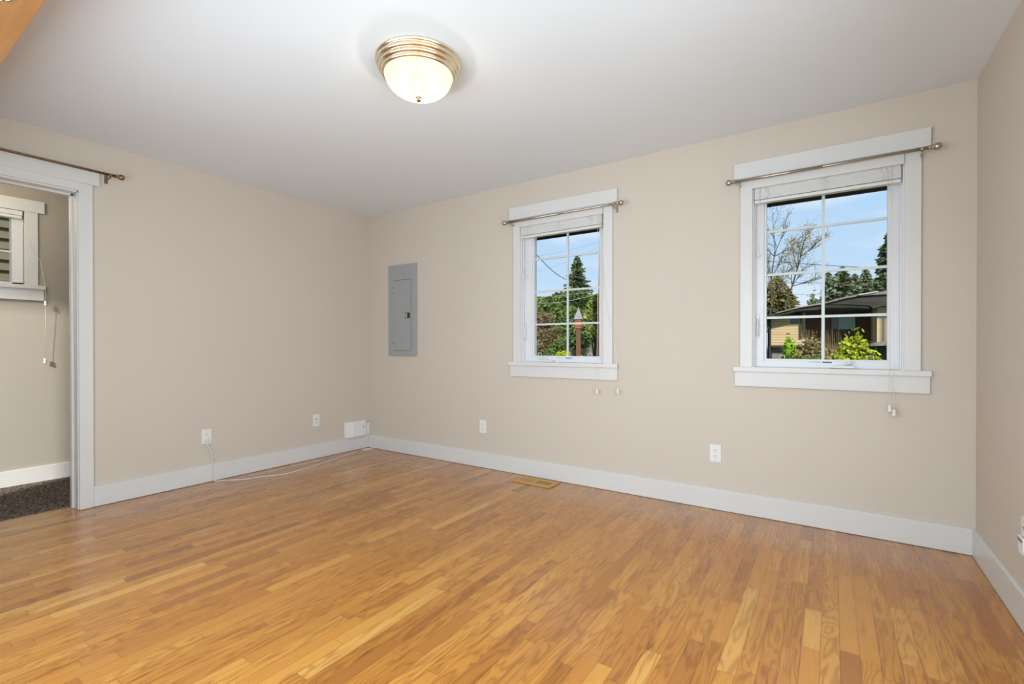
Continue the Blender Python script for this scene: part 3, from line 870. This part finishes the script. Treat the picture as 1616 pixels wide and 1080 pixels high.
# ---- generic plants
def crown(name, m, balls, n, size, parent=None, asp=1.5):
    b = MB()
    tot = sum(r[3] * r[4] * r[5] for r in balls) ** 1.0
    for (x, y, z, rx, ry, rz) in balls:
        k = int(n * (rx * ry * rz) ** 0.67 / sum((q[3] * q[4] * q[5]) ** 0.67 for q in balls))
        for _ in range(k):
            d = Vector((random.gauss(0, 1), random.gauss(0, 1), random.gauss(0, 1))).normalized()
            rr = random.random() ** 0.33 * (1 + 0.13 * random.gauss(0, 1))
            b.leaf((x + d.x * rx * rr, y + d.y * ry * rr, z + d.z * rz * rr), size * random.uniform(0.6, 1.3), asp)
    return b.build(name, m, parent, recalc=False)
def bush(name, label, m, px0, px1, pyt, Y, zb, n, size, blobs=7, cat='shrub', leafname='foliage', seed=1):
    random.seed(seed)
    c0, c1 = at(px0, pyt, Y), at(px1, pyt, Y)
    cx, zt = (c0.x + c1.x) / 2, (c0.z + c1.z) / 2
    wx = (c1.x - c0.x) / 2
    t = thing(name, (cx, Y, zb), label, cat)
    balls = []
    h = zt - zb
    for k in range(blobs):
        a = (k + 0.5) / blobs * 2 - 1
        hh = (1 - 0.32 * abs(a) ** 2) * random.uniform(0.88, 1.0)
        balls.append((cx + a * wx * 0.74, Y + random.uniform(-0.25, 0.25) * wx, zb + h * hh * 0.60, wx * 0.36, wx * 0.4, h * hh * 0.40))
    balls.append((cx, Y, zb + h * 0.32, wx * 0.9, wx * 0.6, h * 0.34))
    crown(leafname, m, balls, n, size, t)
    for k in range(4):
        a = random.uniform(-0.5, 0.5)
        MB().tube([(cx + a * 0.2 * wx, Y, zb), (cx + a * wx, Y + random.uniform(-.1, .1), zb + h * 0.6)], h * 0.02 + 0.005, 6, r1=0.004).build('stem', M['bark'], t)
    return t
def conifer(label, px, pyt, Y, zb, halfw_px, m, layers=26, per=9, droop=0.25, size=0.12, seed=1, dens=1.0, taper=1.0, name='fir_tree', pyb=None):
    """tree whose tip is at (px, pyt); halfw_px = crown half-width at the bottom of the visible crown"""
    random.seed(seed)
    top = at(px, pyt, Y)
    t = thing(name, (top.x, Y, zb), label, 'tree')
    h = top.z - zb
    halfw_px *= 1.35
    sc = (at(px + 10, pyt, Y) - top).x / 10
    R = halfw_px * sc
    b, s = MB(), MB()
    s.tube([(top.x, Y, zb), (top.x, Y, zb + h * 0.5), (top.x, Y, top.z)], [0.014 * h + 0.05, 0.008 * h + 0.02, 0.01], 8)
    zlow = zb + 0.15 * h if pyb is None else at(px, pyb, Y).z
    hh = top.z - zlow
    for i in range(layers):
        f = (i + 0.3) / layers
        z = top.z - f * hh
        for k in range(per):
            a = random.uniform(0, 2 * pi)
            L = (R * f ** taper) * random.uniform(0.65, 1.1) + 0.02 * R
            d = Vector((cos(a), sin(a), 0))
            p0 = Vector((top.x, Y, z))
            p1 = p0 + d * L * 0.55 + Vector((0, 0, -droop * L * 0.30))
            p2 = p0 + d * L + Vector((0, 0, -droop * L * 0.35))
            s.tube([p0, p1, p2], [0.010 * L + 0.006, 0.006 * L + 0.004, 0.003], 4, cap=False)
            nl = max(3, int(dens * L / size * 3.2))
            for q in range(nl):
                u = random.uniform(0.12, 1.02)
                base_ = p0.lerp(p2, u)
                side = d.cross(Vector((0, 0, 1))) * random.uniform(-1, 1) * L * 0.16 * (1.1 - u * 0.5)
                b.leaf(base_ + side + Vector((0, 0, random.uniform(-0.10, 0.05) * size * 8)), size * random.uniform(0.6, 1.2), 2.1,
                       Vector((d.x, d.y, random.uniform(-0.8, 0.2))))
    b.build('needles', m, t, recalc=False)
    s.build('trunk', M['bark'], t, recalc=False)
    return t
def baretree(label, pts, r0, Y, gens, seed, spread=0.6, bud=0.07, nbud=3, lenf=0.62, maxt=None, name='budding_tree'):
    random.seed(seed)
    P = [at(px, py, Y) for px, py in pts]
    P.insert(0, Vector((P[0].x, Y, GZ)))
    t = thing(name, (P[0].x, Y, P[0].z), label, 'tree')
    s, b = MB(), MB()
    s.tube(P, r0, 7, r1=r0 * 0.55)
    def grow(p, d, L, r, g):
        n_seg = 3
        q = p
        pts_ = [p]
        for k in range(n_seg):
            d = (d + Vector((random.gauss(0, 0.12), random.gauss(0, 0.12), random.gauss(0.05, 0.10)))).normalized()
            q = q + d * L / n_seg
            pts_.append(q)
            if g > 0 and k >= 0:
                for _ in range(random.choice((1, 2))):
                    nd = (d + Vector((random.gauss(0, spread), random.gauss(0, spread), random.gauss(0.05, spread * 0.6)))).normalized()
                    grow(q, nd, L * lenf * random.uniform(0.7, 1.1), r * 0.55, g - 1)
            if g <= 1:
                for _ in range(nbud):
                    b.leaf(q + Vector((random.gauss(0, 1), random.gauss(0, 1), random.gauss(0, 1))) * bud * 1.3, bud * random.uniform(0.5, 1.1), 1.3)
        s.tube(pts_, r, 4, r1=r * 0.5, cap=False)
    n = len(P)
    for k in range(2, n):
        dirv = (P[k] - P[k - 1]).normalized()
        LL = (P[-1] - P[1]).length * 0.42
        for _ in range(3 if k < n - 1 else 4):
            nd = (dirv + Vector((random.gauss(0, spread), random.gauss(0, spread * 0.6), random.gauss(0, 0.25)))).normalized()
            grow(P[k], nd, LL, r0 * 0.45, gens)
    s.build('trunk', M['bark'], t, recalc=False)
    b.build('buds', M['bud'], t, recalc=False)
    return t
GZ = -1.5

# ---- through the large window: neighbour's house
YH = 36.0
def X_(px, Y=YH): return at(px, 520, Y).x
def Z_(px, py, Y=YH): return at(px, py, Y).z
M['tansiding'] = mat('tan_lap_siding', (0.50, 0.365, 0.20, 1), 0.7, var=0.08, scale=4)
M['tanwall'] = mat('tan_stucco', (0.42, 0.30, 0.16, 1), 0.8, var=0.1, scale=3)
M['cream'] = mat('cream_trim', (0.62, 0.53, 0.36, 1), 0.6, var=0.05)
M['roofing'] = mat('grey_brown_shingles', (0.22, 0.20, 0.18, 1), 0.9, var=0.4, scale=6)
M['fascia'] = mat('dark_brown_fascia', (0.034, 0.026, 0.020, 1), 0.7, var=0.3, scale=3)
M['flash'] = mat('pale_roof_flashing', (0.55, 0.56, 0.56, 1), 0.5, var=0.1)
M['teal'] = mat('teal_reflecting_pane', (0.16, 0.30, 0.24, 1), 0.15, var=0.3, scale=0.8)
M['darkpane'] = mat('dark_green_pane', (0.045, 0.07, 0.05, 1), 0.15, var=0.4, scale=2)
def line_mat(name, c1, c2, freq, axis=2, duty=0.12, brick=False):
    m = bpy.data.materials.new(name)
    m.use_nodes = True
    n, l = m.node_tree.nodes, m.node_tree.links
    b = n['Principled BSDF']
    b.inputs['Roughness'].default_value = 0.8
    g = n.new('ShaderNodeNewGeometry')
    if brick:
        mpn = n.new('ShaderNodeMapping'); mpn.inputs['Rotation'].default_value = (radians(90), 0, 0)
        l.new(g.outputs['Position'], mpn.inputs[0])
        t = n.new('ShaderNodeTexBrick')
        t.inputs['Color1'].default_value = c1; t.inputs['Color2'].default_value = tuple(c * 0.7 for c in c1[:3]) + (1,)
        t.inputs['Mortar'].default_value = c2; t.inputs['Scale'].default_value = freq
        t.inputs['Mortar Size'].default_value = 0.02
        l.new(mpn.outputs[0], t.inputs['Vector'])
        l.new(t.outputs[0], b.inputs['Base Color'])
        return m
    s = n.new('ShaderNodeSeparateXYZ'); l.new(g.outputs['Position'], s.inputs[0])
    a = n.new('ShaderNodeMath'); a.operation = 'MULTIPLY'; a.inputs[1].default_value = freq; l.new(s.outputs[axis], a.inputs[0])
    f = n.new('ShaderNodeMath'); f.operation = 'FRACT'; l.new(a.outputs[0], f.inputs[0])
    lt = n.new('ShaderNodeMath'); lt.operation = 'LESS_THAN'; lt.inputs[1].default_value = duty; l.new(f.outputs[0], lt.inputs[0])
    x = n.new('ShaderNodeMix'); x.data_type = 'RGBA'; x.inputs[6].default_value = c1; x.inputs[7].default_value = c2
    l.new(lt.outputs[0], x.inputs[0]); l.new(x.outputs[2], b.inputs['Base Color'])
    return m
M['tansiding'] = line_mat('tan_lap_siding_lines', (0.55, 0.40, 0.22, 1), (0.28, 0.21, 0.12, 1), 5.5, duty=0.2)
M['brick'] = line_mat('brown_brick', (0.125, 0.058, 0.036, 1), (0.085, 0.05, 0.035, 1), 3.0, brick=True)
h = thing('house', (X_(1310), YH + 4, GZ), 'low brown brick and tan siding house across the street with wide eaves', 'house')
yA = 34.5
MB().box(X_(1217, yA), X_(1265, yA), yA, yA + 9, Z_(1240, 546, yA), Z_(1240, 498, yA)).build('siding_wall', M['tansiding'], h)
MB().box(X_(1214.5, yA), X_(1217, yA), yA - 0.05, yA + 9, Z_(1240, 568, yA) - 1.0, Z_(1240, 501, yA)).build('corner_board', M['fascia'], h)
MB().box(X_(1212, yA), X_(1268, yA), yA + 0.6, yA + 8, GZ, Z_(1240, 546, yA)).build('lower_wall', M['roofing'], h)
MB().box(X_(1216, yA), X_(1268, yA), yA - 0.1, yA + 0.7, Z_(1240, 548.5, yA), Z_(1240, 545.5, yA)).build('overhang', M['fascia'], h)
wn_o = MB().box(X_(1245.5, yA), X_(1262, yA), yA - 0.06, yA, Z_(1253, 513, yA), Z_(1253, 499, yA)).build('window', M['cream'], h)
MB().box(X_(1247, yA), X_(1260.8, yA), yA - 0.08, yA - 0.05, Z_(1253, 511.8, yA), Z_(1253, 500, yA)).build('pane', M['darkpane'], wn_o)
MB().box(X_(1262.2, yA), X_(1265, yA), yA - 0.14, yA - 0.02, Z_(1263, 535, yA), Z_(1263, 491, yA)).build('downspout', M['fascia'], h)
MB().box(X_(1266.5, YH), X_(1271, YH), YH - 0.15, YH + 0.1, GZ, Z_(1268, 486)).build('corner_post', M['cream'], h)
MB().box(X_(1270), X_(1377), YH, YH + 8, GZ, Z_(1320, 482)).build('brick_wall', M['brick'], h)
wn_o = MB().box(X_(1310.5), X_(1351), YH - 0.06, YH + 0.05, Z_(1330, 521.3), Z_(1330, 499)).build('window', M['fascia'], h)
MB().box(X_(1312), X_(1324), YH - 0.09, YH - 0.05, Z_(1330, 520), Z_(1330, 500)).build('pane', M['darkpane'], wn_o)
MB().box(X_(1326), X_(1349.5), YH - 0.09, YH - 0.05, Z_(1330, 520), Z_(1330, 500)).build('pane', M['teal'], wn_o)
MB().box(X_(1324.3), X_(1325.6), YH - 0.1, YH - 0.05, Z_(1330, 521), Z_(1330, 499)).build('mullion', M['flash'], wn_o)
yR = 33.5
MB().box(X_(1376, yR + 1.5), X_(1385, yR), yR + 0.6, yR + 9, Z_(1385, 541, yR), Z_(1385, 478, yR)).build('recessed_tan_wall', M['tanwall'], h)
MB().box(X_(1384, yR), X_(1384, yR) + 14, yR, yR + 9, Z_(1385, 541, yR), Z_(1385, 478, yR)).build('tan_wall', mat('light_tan_wall', (0.52, 0.39, 0.23, 1), 0.8, var=0.06, scale=3), h)
def poly(pl, Y): return [(at(a, c, Y).x, at(a, c, Y).z) for a, c in pl]
MB().prism(poly([(1190, 509), (1190, 505), (1225, 494), (1262, 484.5), (1300, 479.0), (1340, 481.5), (1373, 485), (1373, 489), (1340, 488.5), (1300, 489), (1262, 490.5), (1225, 499)], 33), 33, 44).build('lower_roof', M['fascia'], h)
MB().prism(poly([(1225, 493.9), (1262, 484.2), (1298, 478.6), (1298, 480.6), (1262, 486.0), (1225, 495)], 32.9), 32.8, 33.0).prism(poly([(1302, 481), (1340, 482.3), (1372, 484), (1372, 487.0), (1340, 486), (1302, 485.8)], 32.9), 32.8, 33.0).build('gutter', mat('grey_gutter', (0.27, 0.25, 0.22, 1), 0.7, var=0.25, scale=2), h)
MB().prism(poly([(1299, 480.5), (1302, 478.5), (1330, 470), (1352, 465), (1400, 460), (1450, 456), (1640, 452), (1640, 480), (1450, 482), (1392, 483), (1378, 487), (1373, 482.5), (1340, 480.5)], 32.4), 32.4, 44).build('upper_roof', M['fascia'], h)
MB().prism(poly([(1302, 478), (1330, 469.5), (1356, 464.2), (1400, 459.5), (1450, 455.5), (1640, 451.5), (1640, 460), (1450, 462.5), (1400, 464.5), (1356, 467.5), (1330, 472.5), (1302, 479.5)], 32.3), 32.2, 32.4).build('roof_edge', M['roofing'], h)
MB().prism(poly([(1354, 465.2), (1386, 459.8), (1386, 461.2), (1354, 466.4)], 32.15), 32.1, 32.2).build('flashing', M['flash'], h)
yP = 30.0
MB().prism(poly([(1374, 545), (1382, 540.5), (1450, 534), (1450, 543.5), (1374, 546.5)], yP), yP, yP + 3.5).build('porch_roof', M['roofing'], h)
MB().box(X_(1378, yP), X_(1450, yP), yP + 1.5, yP + 3.5, GZ, Z_(1400, 546, yP)).build('porch_wall', M['fascia'], h)

# shrubs before the house
bush('shrub', 'bright lime-green shrub left of the tan twiggy shrub', M['limegreen'], 1228, 1266, 525, 17.5, GZ, 5500, 0.10, 6, seed=3)
bush('shrub', 'tan twiggy shrub in the middle of the large window view', M['brownbush'], 1238, 1335, 529, 15.9, GZ, 12000, 0.085, 9, leafname='twigs', seed=4)
bush('shrub', 'low dark green shrub at the foot of the tan twiggy shrub', M['broad'], 1248, 1312, 547, 13.9, GZ, 2600, 0.07, 7, seed=5)
bush('shrub', 'rounded yellow-green conifer shrub right of the window centre', M['yellowgreen'], 1298, 1402, 522, 13.0, GZ, 16000, 0.085, 11, seed=6)
# upright twigs standing above the tan shrub
random.seed(11)
tw = MB()
for k in range(50):
    px = random.uniform(1270, 1322)
    a = at(px, 545, 17.3); a.z = GZ; c = at(px + random.uniform(-6, 6), random.uniform(519, 534), 17.3)
    tw.tube([a, a.lerp(c, 0.5) + Vector((random.uniform(-.05, .05), 0, 0)), c], 0.007, 4, r1=0.003, cap=False)
tag(tw.build('ornamental_grass', M['brownbush'], recalc=False), 'clump of upright tan stems rising above the twiggy shrub', 'grass', kind='stuff')

# trees behind the house
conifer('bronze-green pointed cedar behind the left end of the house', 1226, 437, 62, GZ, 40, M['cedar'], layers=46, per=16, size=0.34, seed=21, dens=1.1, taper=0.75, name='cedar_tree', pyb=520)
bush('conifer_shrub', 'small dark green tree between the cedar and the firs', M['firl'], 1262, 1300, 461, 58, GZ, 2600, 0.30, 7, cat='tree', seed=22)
FIRS = [(1307, 431, 11, 'thin sparse fir just right of the centre muntin', 31, 0.7), (1329, 424, 22, 'broad dense fir behind the roof, left in the row of firs', 32, 1.2),
        (1349, 434, 16, 'open middle fir in the row behind the house', 33, 0.65), (1366, 428, 19, 'tall fir right of the open middle fir', 34, 1.1), (1384, 441, 16, 'short fir beside the drooping tree', 35, 0.9)]
for px, py, hw, lab, sd, dn in FIRS:
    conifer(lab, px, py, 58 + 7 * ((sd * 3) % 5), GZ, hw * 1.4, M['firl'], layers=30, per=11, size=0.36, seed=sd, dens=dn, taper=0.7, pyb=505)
conifer('tall drooping conifer cut by the right edge of the window', 1406, 362, 48, GZ, 27, M['fir'], layers=34, per=12, droop=0.9, size=0.26, seed=41, dens=1.2, taper=0.55, name='drooping_conifer', pyb=500)
baretree('slender budding tree at the left edge of the large window', [(1213, 515), (1218, 478), (1217, 440), (1222, 405)], 0.085, 44, 2, 51, spread=0.55, bud=0.10, nbud=3)
baretree('budding tree with wide arching branches before the cedar', [(1240, 480), (1250, 452), (1258, 425), (1264, 405)], 0.095, 49, 2, 56, spread=0.7, bud=0.10, nbud=3)

# low belt of greenery far beyond
random.seed(77)
tb = MB()
for k in range(9000):
    x_ = random.uniform(-130, 120)
    hh_ = 3.2 + 1.3 * sin(x_ * 0.21) + 0.9 * sin(x_ * 0.53 + 1)
    tb.leaf((x_, 112 + random.uniform(-3, 3), GZ + random.random() * hh_), random.uniform(0.7, 1.5), 1.4)
tag(tb.build('tree_line', M['firl'], recalc=False), 'low green belt of distant trees beyond the houses', 'trees', kind='stuff')

# overhead wires
def wire(label, A, B, sag, m, r=0.02, g='overhead wires'):
    P = [A.lerp(B, k / 24) + Vector((0, 0, -sag * (1 - (2 * k / 24 - 1) ** 2))) for k in range(25)]
    o = MB().tube(P, r, 6).build('utility_wire', m)
    return tag(o, label, 'wire', g)
def pole(label, px, py, Y, r0, r1, m):
    p = at(px, py, Y)
    return tag(MB().tube([(p.x, Y, GZ), (p.x, Y, p.z)], r0, 14, r1=r1).build('utility_pole', m), label, 'pole')
pole('brown utility pole hidden by the wall left of the large window', 1120, 395, 30, 0.16, 0.10, M['pole'])
pole('brown utility pole hidden by the wall right of the large window', 1480, 415, 30, 0.16, 0.10, M['pole'])
wire('upper dark wire crossing the sky in the large window', at(1120, 404, 29.86), at(1480, 428, 29.86), 0.10, M['wire'], 0.018)
wire('wire crossing just below the middle muntin of the large window', at(1120, 440, 29.86), at(1480, 452, 29.86), 0.05, M['wire'], 0.012)
wire('lowest wire passing before the cedar in the large window', at(1120, 462, 29.86), at(1480, 466, 29.86), 0.05, M['wire'], 0.010)

# ---- through the small window
bh = at(913, 562, 4.6)
ph = thing('birdhouse', (bh.x, 4.6, GZ), 'red birdhouse with grey pointed roof on a brown post', 'birdhouse')
zr0, zr1 = at(913, 503.5, 4.6).z, at(913, 486, 4.6).z
zb0 = at(913, 518.5, 4.6).z
hw = (at(920, 503, 4.6) - at(905, 503, 4.6)).x / 2
def rotbox(b, hx, z0, z1, ang=radians(18), hx1=None):
    hx1 = hx if hx1 is None else hx1
    vs = []
    for (q, z) in ((hx, z0), (hx1, z1)):
        for k in range(4):
            a = ang + pi / 4 + k * pi / 2
            vs.append((bh.x + q * 1.414 * cos(a), 4.6 + q * 1.414 * sin(a), z))
    return b.add(vs, [(3, 2, 1, 0), (4, 5, 6, 7), (0, 1, 5, 4), (1, 2, 6, 5), (2, 3, 7, 6), (3, 0, 4, 7)])
k_ = hw / 1.28
rotbox(MB(), k_ * 0.52, GZ, zb0 + 0.01).build('post', M['post'], ph)
rotbox(MB(), k_ * 0.80, zb0, zr0).build('box', M['redwood'], ph)
lou = MB()
for q in range(3):
    zz = zb0 + (zr0 - zb0) * (0.18 + 0.27 * q)
    rotbox(lou, k_ * 0.83, zz, zz + (zr0 - zb0) * 0.07)
lou.build('ledge', M['post'], ph)
rotbox(MB(), k_ * 1.08, zr0 - 0.012, zr1, hx1=0.004).build('roof', M['slate'], ph)

def btree(label, m, spec, Y, n, size, seed, trunk=True, name='evergreen_tree', cat='tree'):
    random.seed(seed)
    balls = []
    sc = (at(900, 500, Y) - at(890, 500, Y)).x / 10
    for (px, py, rpx) in spec:
        c = at(px, py, Y)
        balls.append((c.x, Y + random.uniform(-0.3, 0.3) * rpx * sc, c.z, rpx * sc, rpx * sc * 0.8, rpx * sc * 0.8))
    cx = sum(b_[0] for b_ in balls) / len(balls)
    t = thing(name, (cx, Y, GZ), label, cat)
    crown('foliage', m, balls, n, size, t)
    s = MB()
    s.tube([(cx, Y, GZ), (cx + 0.1, Y, 1.0), (cx, Y, max(b_[2] for b_ in balls))], 0.12, 7, r1=0.02)
    for b_ in balls:
        s.tube([(cx, Y, 0.2), (b_[0], b_[1], b_[2])], 0.05, 5, r1=0.015)
    s.build('trunk', M['bark'], t)
    return t
btree('dark evergreen tree filling the middle of the small window view', M['broad'], [(868, 482, 14), (880, 474, 12), (893, 488, 17), (905, 472, 16), (915, 466, 11), (924, 476, 13), (885, 505, 20), (905, 500, 20), (925, 505, 20), (890, 530, 22), (918, 530, 20)], 17, 15000, 0.13, 61)
btree('yellow-green leafy tree at the right side of the small window', M['broad2'], [(938, 482, 11), (948, 475, 12), (935, 500, 13), (950, 500, 14), (940, 522, 12), (930, 515, 8)], 13.5, 4200, 0.11, 62)
btree('reddish-brown twiggy shrub at the left side of the small window', M['redbush'], [(850, 502, 13), (864, 506, 13), (848, 525, 15), (866, 530, 16), (855, 548, 14), (876, 522, 8)], 11.5, 6000, 0.055, 63, name='shrub', cat='shrub')
btree('pale olive tree behind the reddish shrub, at the left pane edge', M['broad2'], [(845, 480, 9), (852, 476, 8), (846, 492, 11), (858, 486, 8)], 20, 1500, 0.14, 64)
btree('mid-green shrub below the centre of the small window', M['broad'], [(876, 550, 10), (886, 545, 11), (894, 556, 9), (868, 560, 8)], 9.0, 2200, 0.06, 65, name='shrub', cat='shrub')
btree('low lime-yellow shrub at the foot of the birdhouse post', M['lime'], [(884, 561, 5.5), (891, 559, 6), (899, 561, 5), (906, 562, 4.5), (918, 566, 4)], 5.4, 700, 0.034, 66, name='shrub', cat='shrub')
conifer('slim fir rising above the evergreen tree in the small window', 911, 403, 33, GZ, 24, M['fir'], layers=24, per=8, size=0.17, seed=71, dens=0.9, taper=0.75, pyb=500)
# timber poles
pA, pB = at(956, 662, 11.5), at(948.6, 372, 11.5)
tag(MB().tube([(pA.x + 0.01, 11.5, GZ), (pB.x, 11.5, pB.z)], 0.33, 14, r1=0.06).build('utility_pole', M['pole']), 'tapering reddish-brown pole at the right pane edge of the small window', 'pole')
pole('brown utility pole hidden by the wall left of the small window', 795, 330, 12, 0.12, 0.08, M['pole'])
# grey fence far behind
fn = thing('fence', (at(890, 540, 21).x, 21, GZ), 'weathered grey board fence behind the trees of the small window', 'fence')
xa, xb = at(800, 540, 21).x, at(990, 540, 21).x
b = MB()
x = xa
while x < xb:
    b.box(x, x + 0.135, 21, 21.03, GZ, at(890, 530, 21).z)
    x += 0.15
b.build('boards', mat('weathered_fence_boards', (0.20, 0.17, 0.14, 1), 0.9, var=0.4, scale=5), fn)
MB().box(xa, xb, 21.03, 21.08, -0.8, -0.7).box(xa, xb, 21.03, 21.08, 0.3, 0.4).build('rail', M['bark'], fn)
# cables of the small window
L_, R_ = (lambda y: at(795, y, 11.86)), (lambda y: at(948.2, y, 11.3))
wire('thick black cable sagging across the upper left panes of the small window', at(802, 341, 12.2), at(909, 443, 31.5), 0.75, M['wire'], 0.020)
wire('pale wire crossing the sky above the slim fir', L_(410), R_(382), 0.10, M['palewire'], 0.007)
wire('pale wire drooping before the dark evergreen tree', L_(472), R_(462), 0.26, M['palewire'], 0.008)
wire('upper pale wire over the crown of the dark evergreen tree', L_(464), R_(457), 0.16, M['palewire'], 0.006)
wire('thin pale wire dipping between the pole and the slim fir', L_(436), R_(388), 0.22, M['palewire'], 0.005)

# ---- neighbouring wall seen through the carpeted room's window
M['lap'] = mat('olive_tan_lap_siding', (0.20, 0.165, 0.095, 1), 0.7, var=0.15, scale=3)
nb = MB()
for k in range(26):
    z = 0.4 + k * 0.115
    nb.prism([(-3.38, z), (-3.30, z), (-3.352, z + 0.125), (-3.38, z + 0.125)], -9, 2, 'y')
nh = thing('neighbour_house', (-3.5, -3.5, GZ), 'house with olive-tan lap siding beyond the carpeted room window', 'house')
nb.build('lap_siding', M['lap'], nh)
MB().box(-8, -3.38, -9, 2, GZ, 3.4).build('wall', M['fascia'], nh)

for o in list(bpy.data.objects):
    if '_org' in o.keys():
        del o['_org']
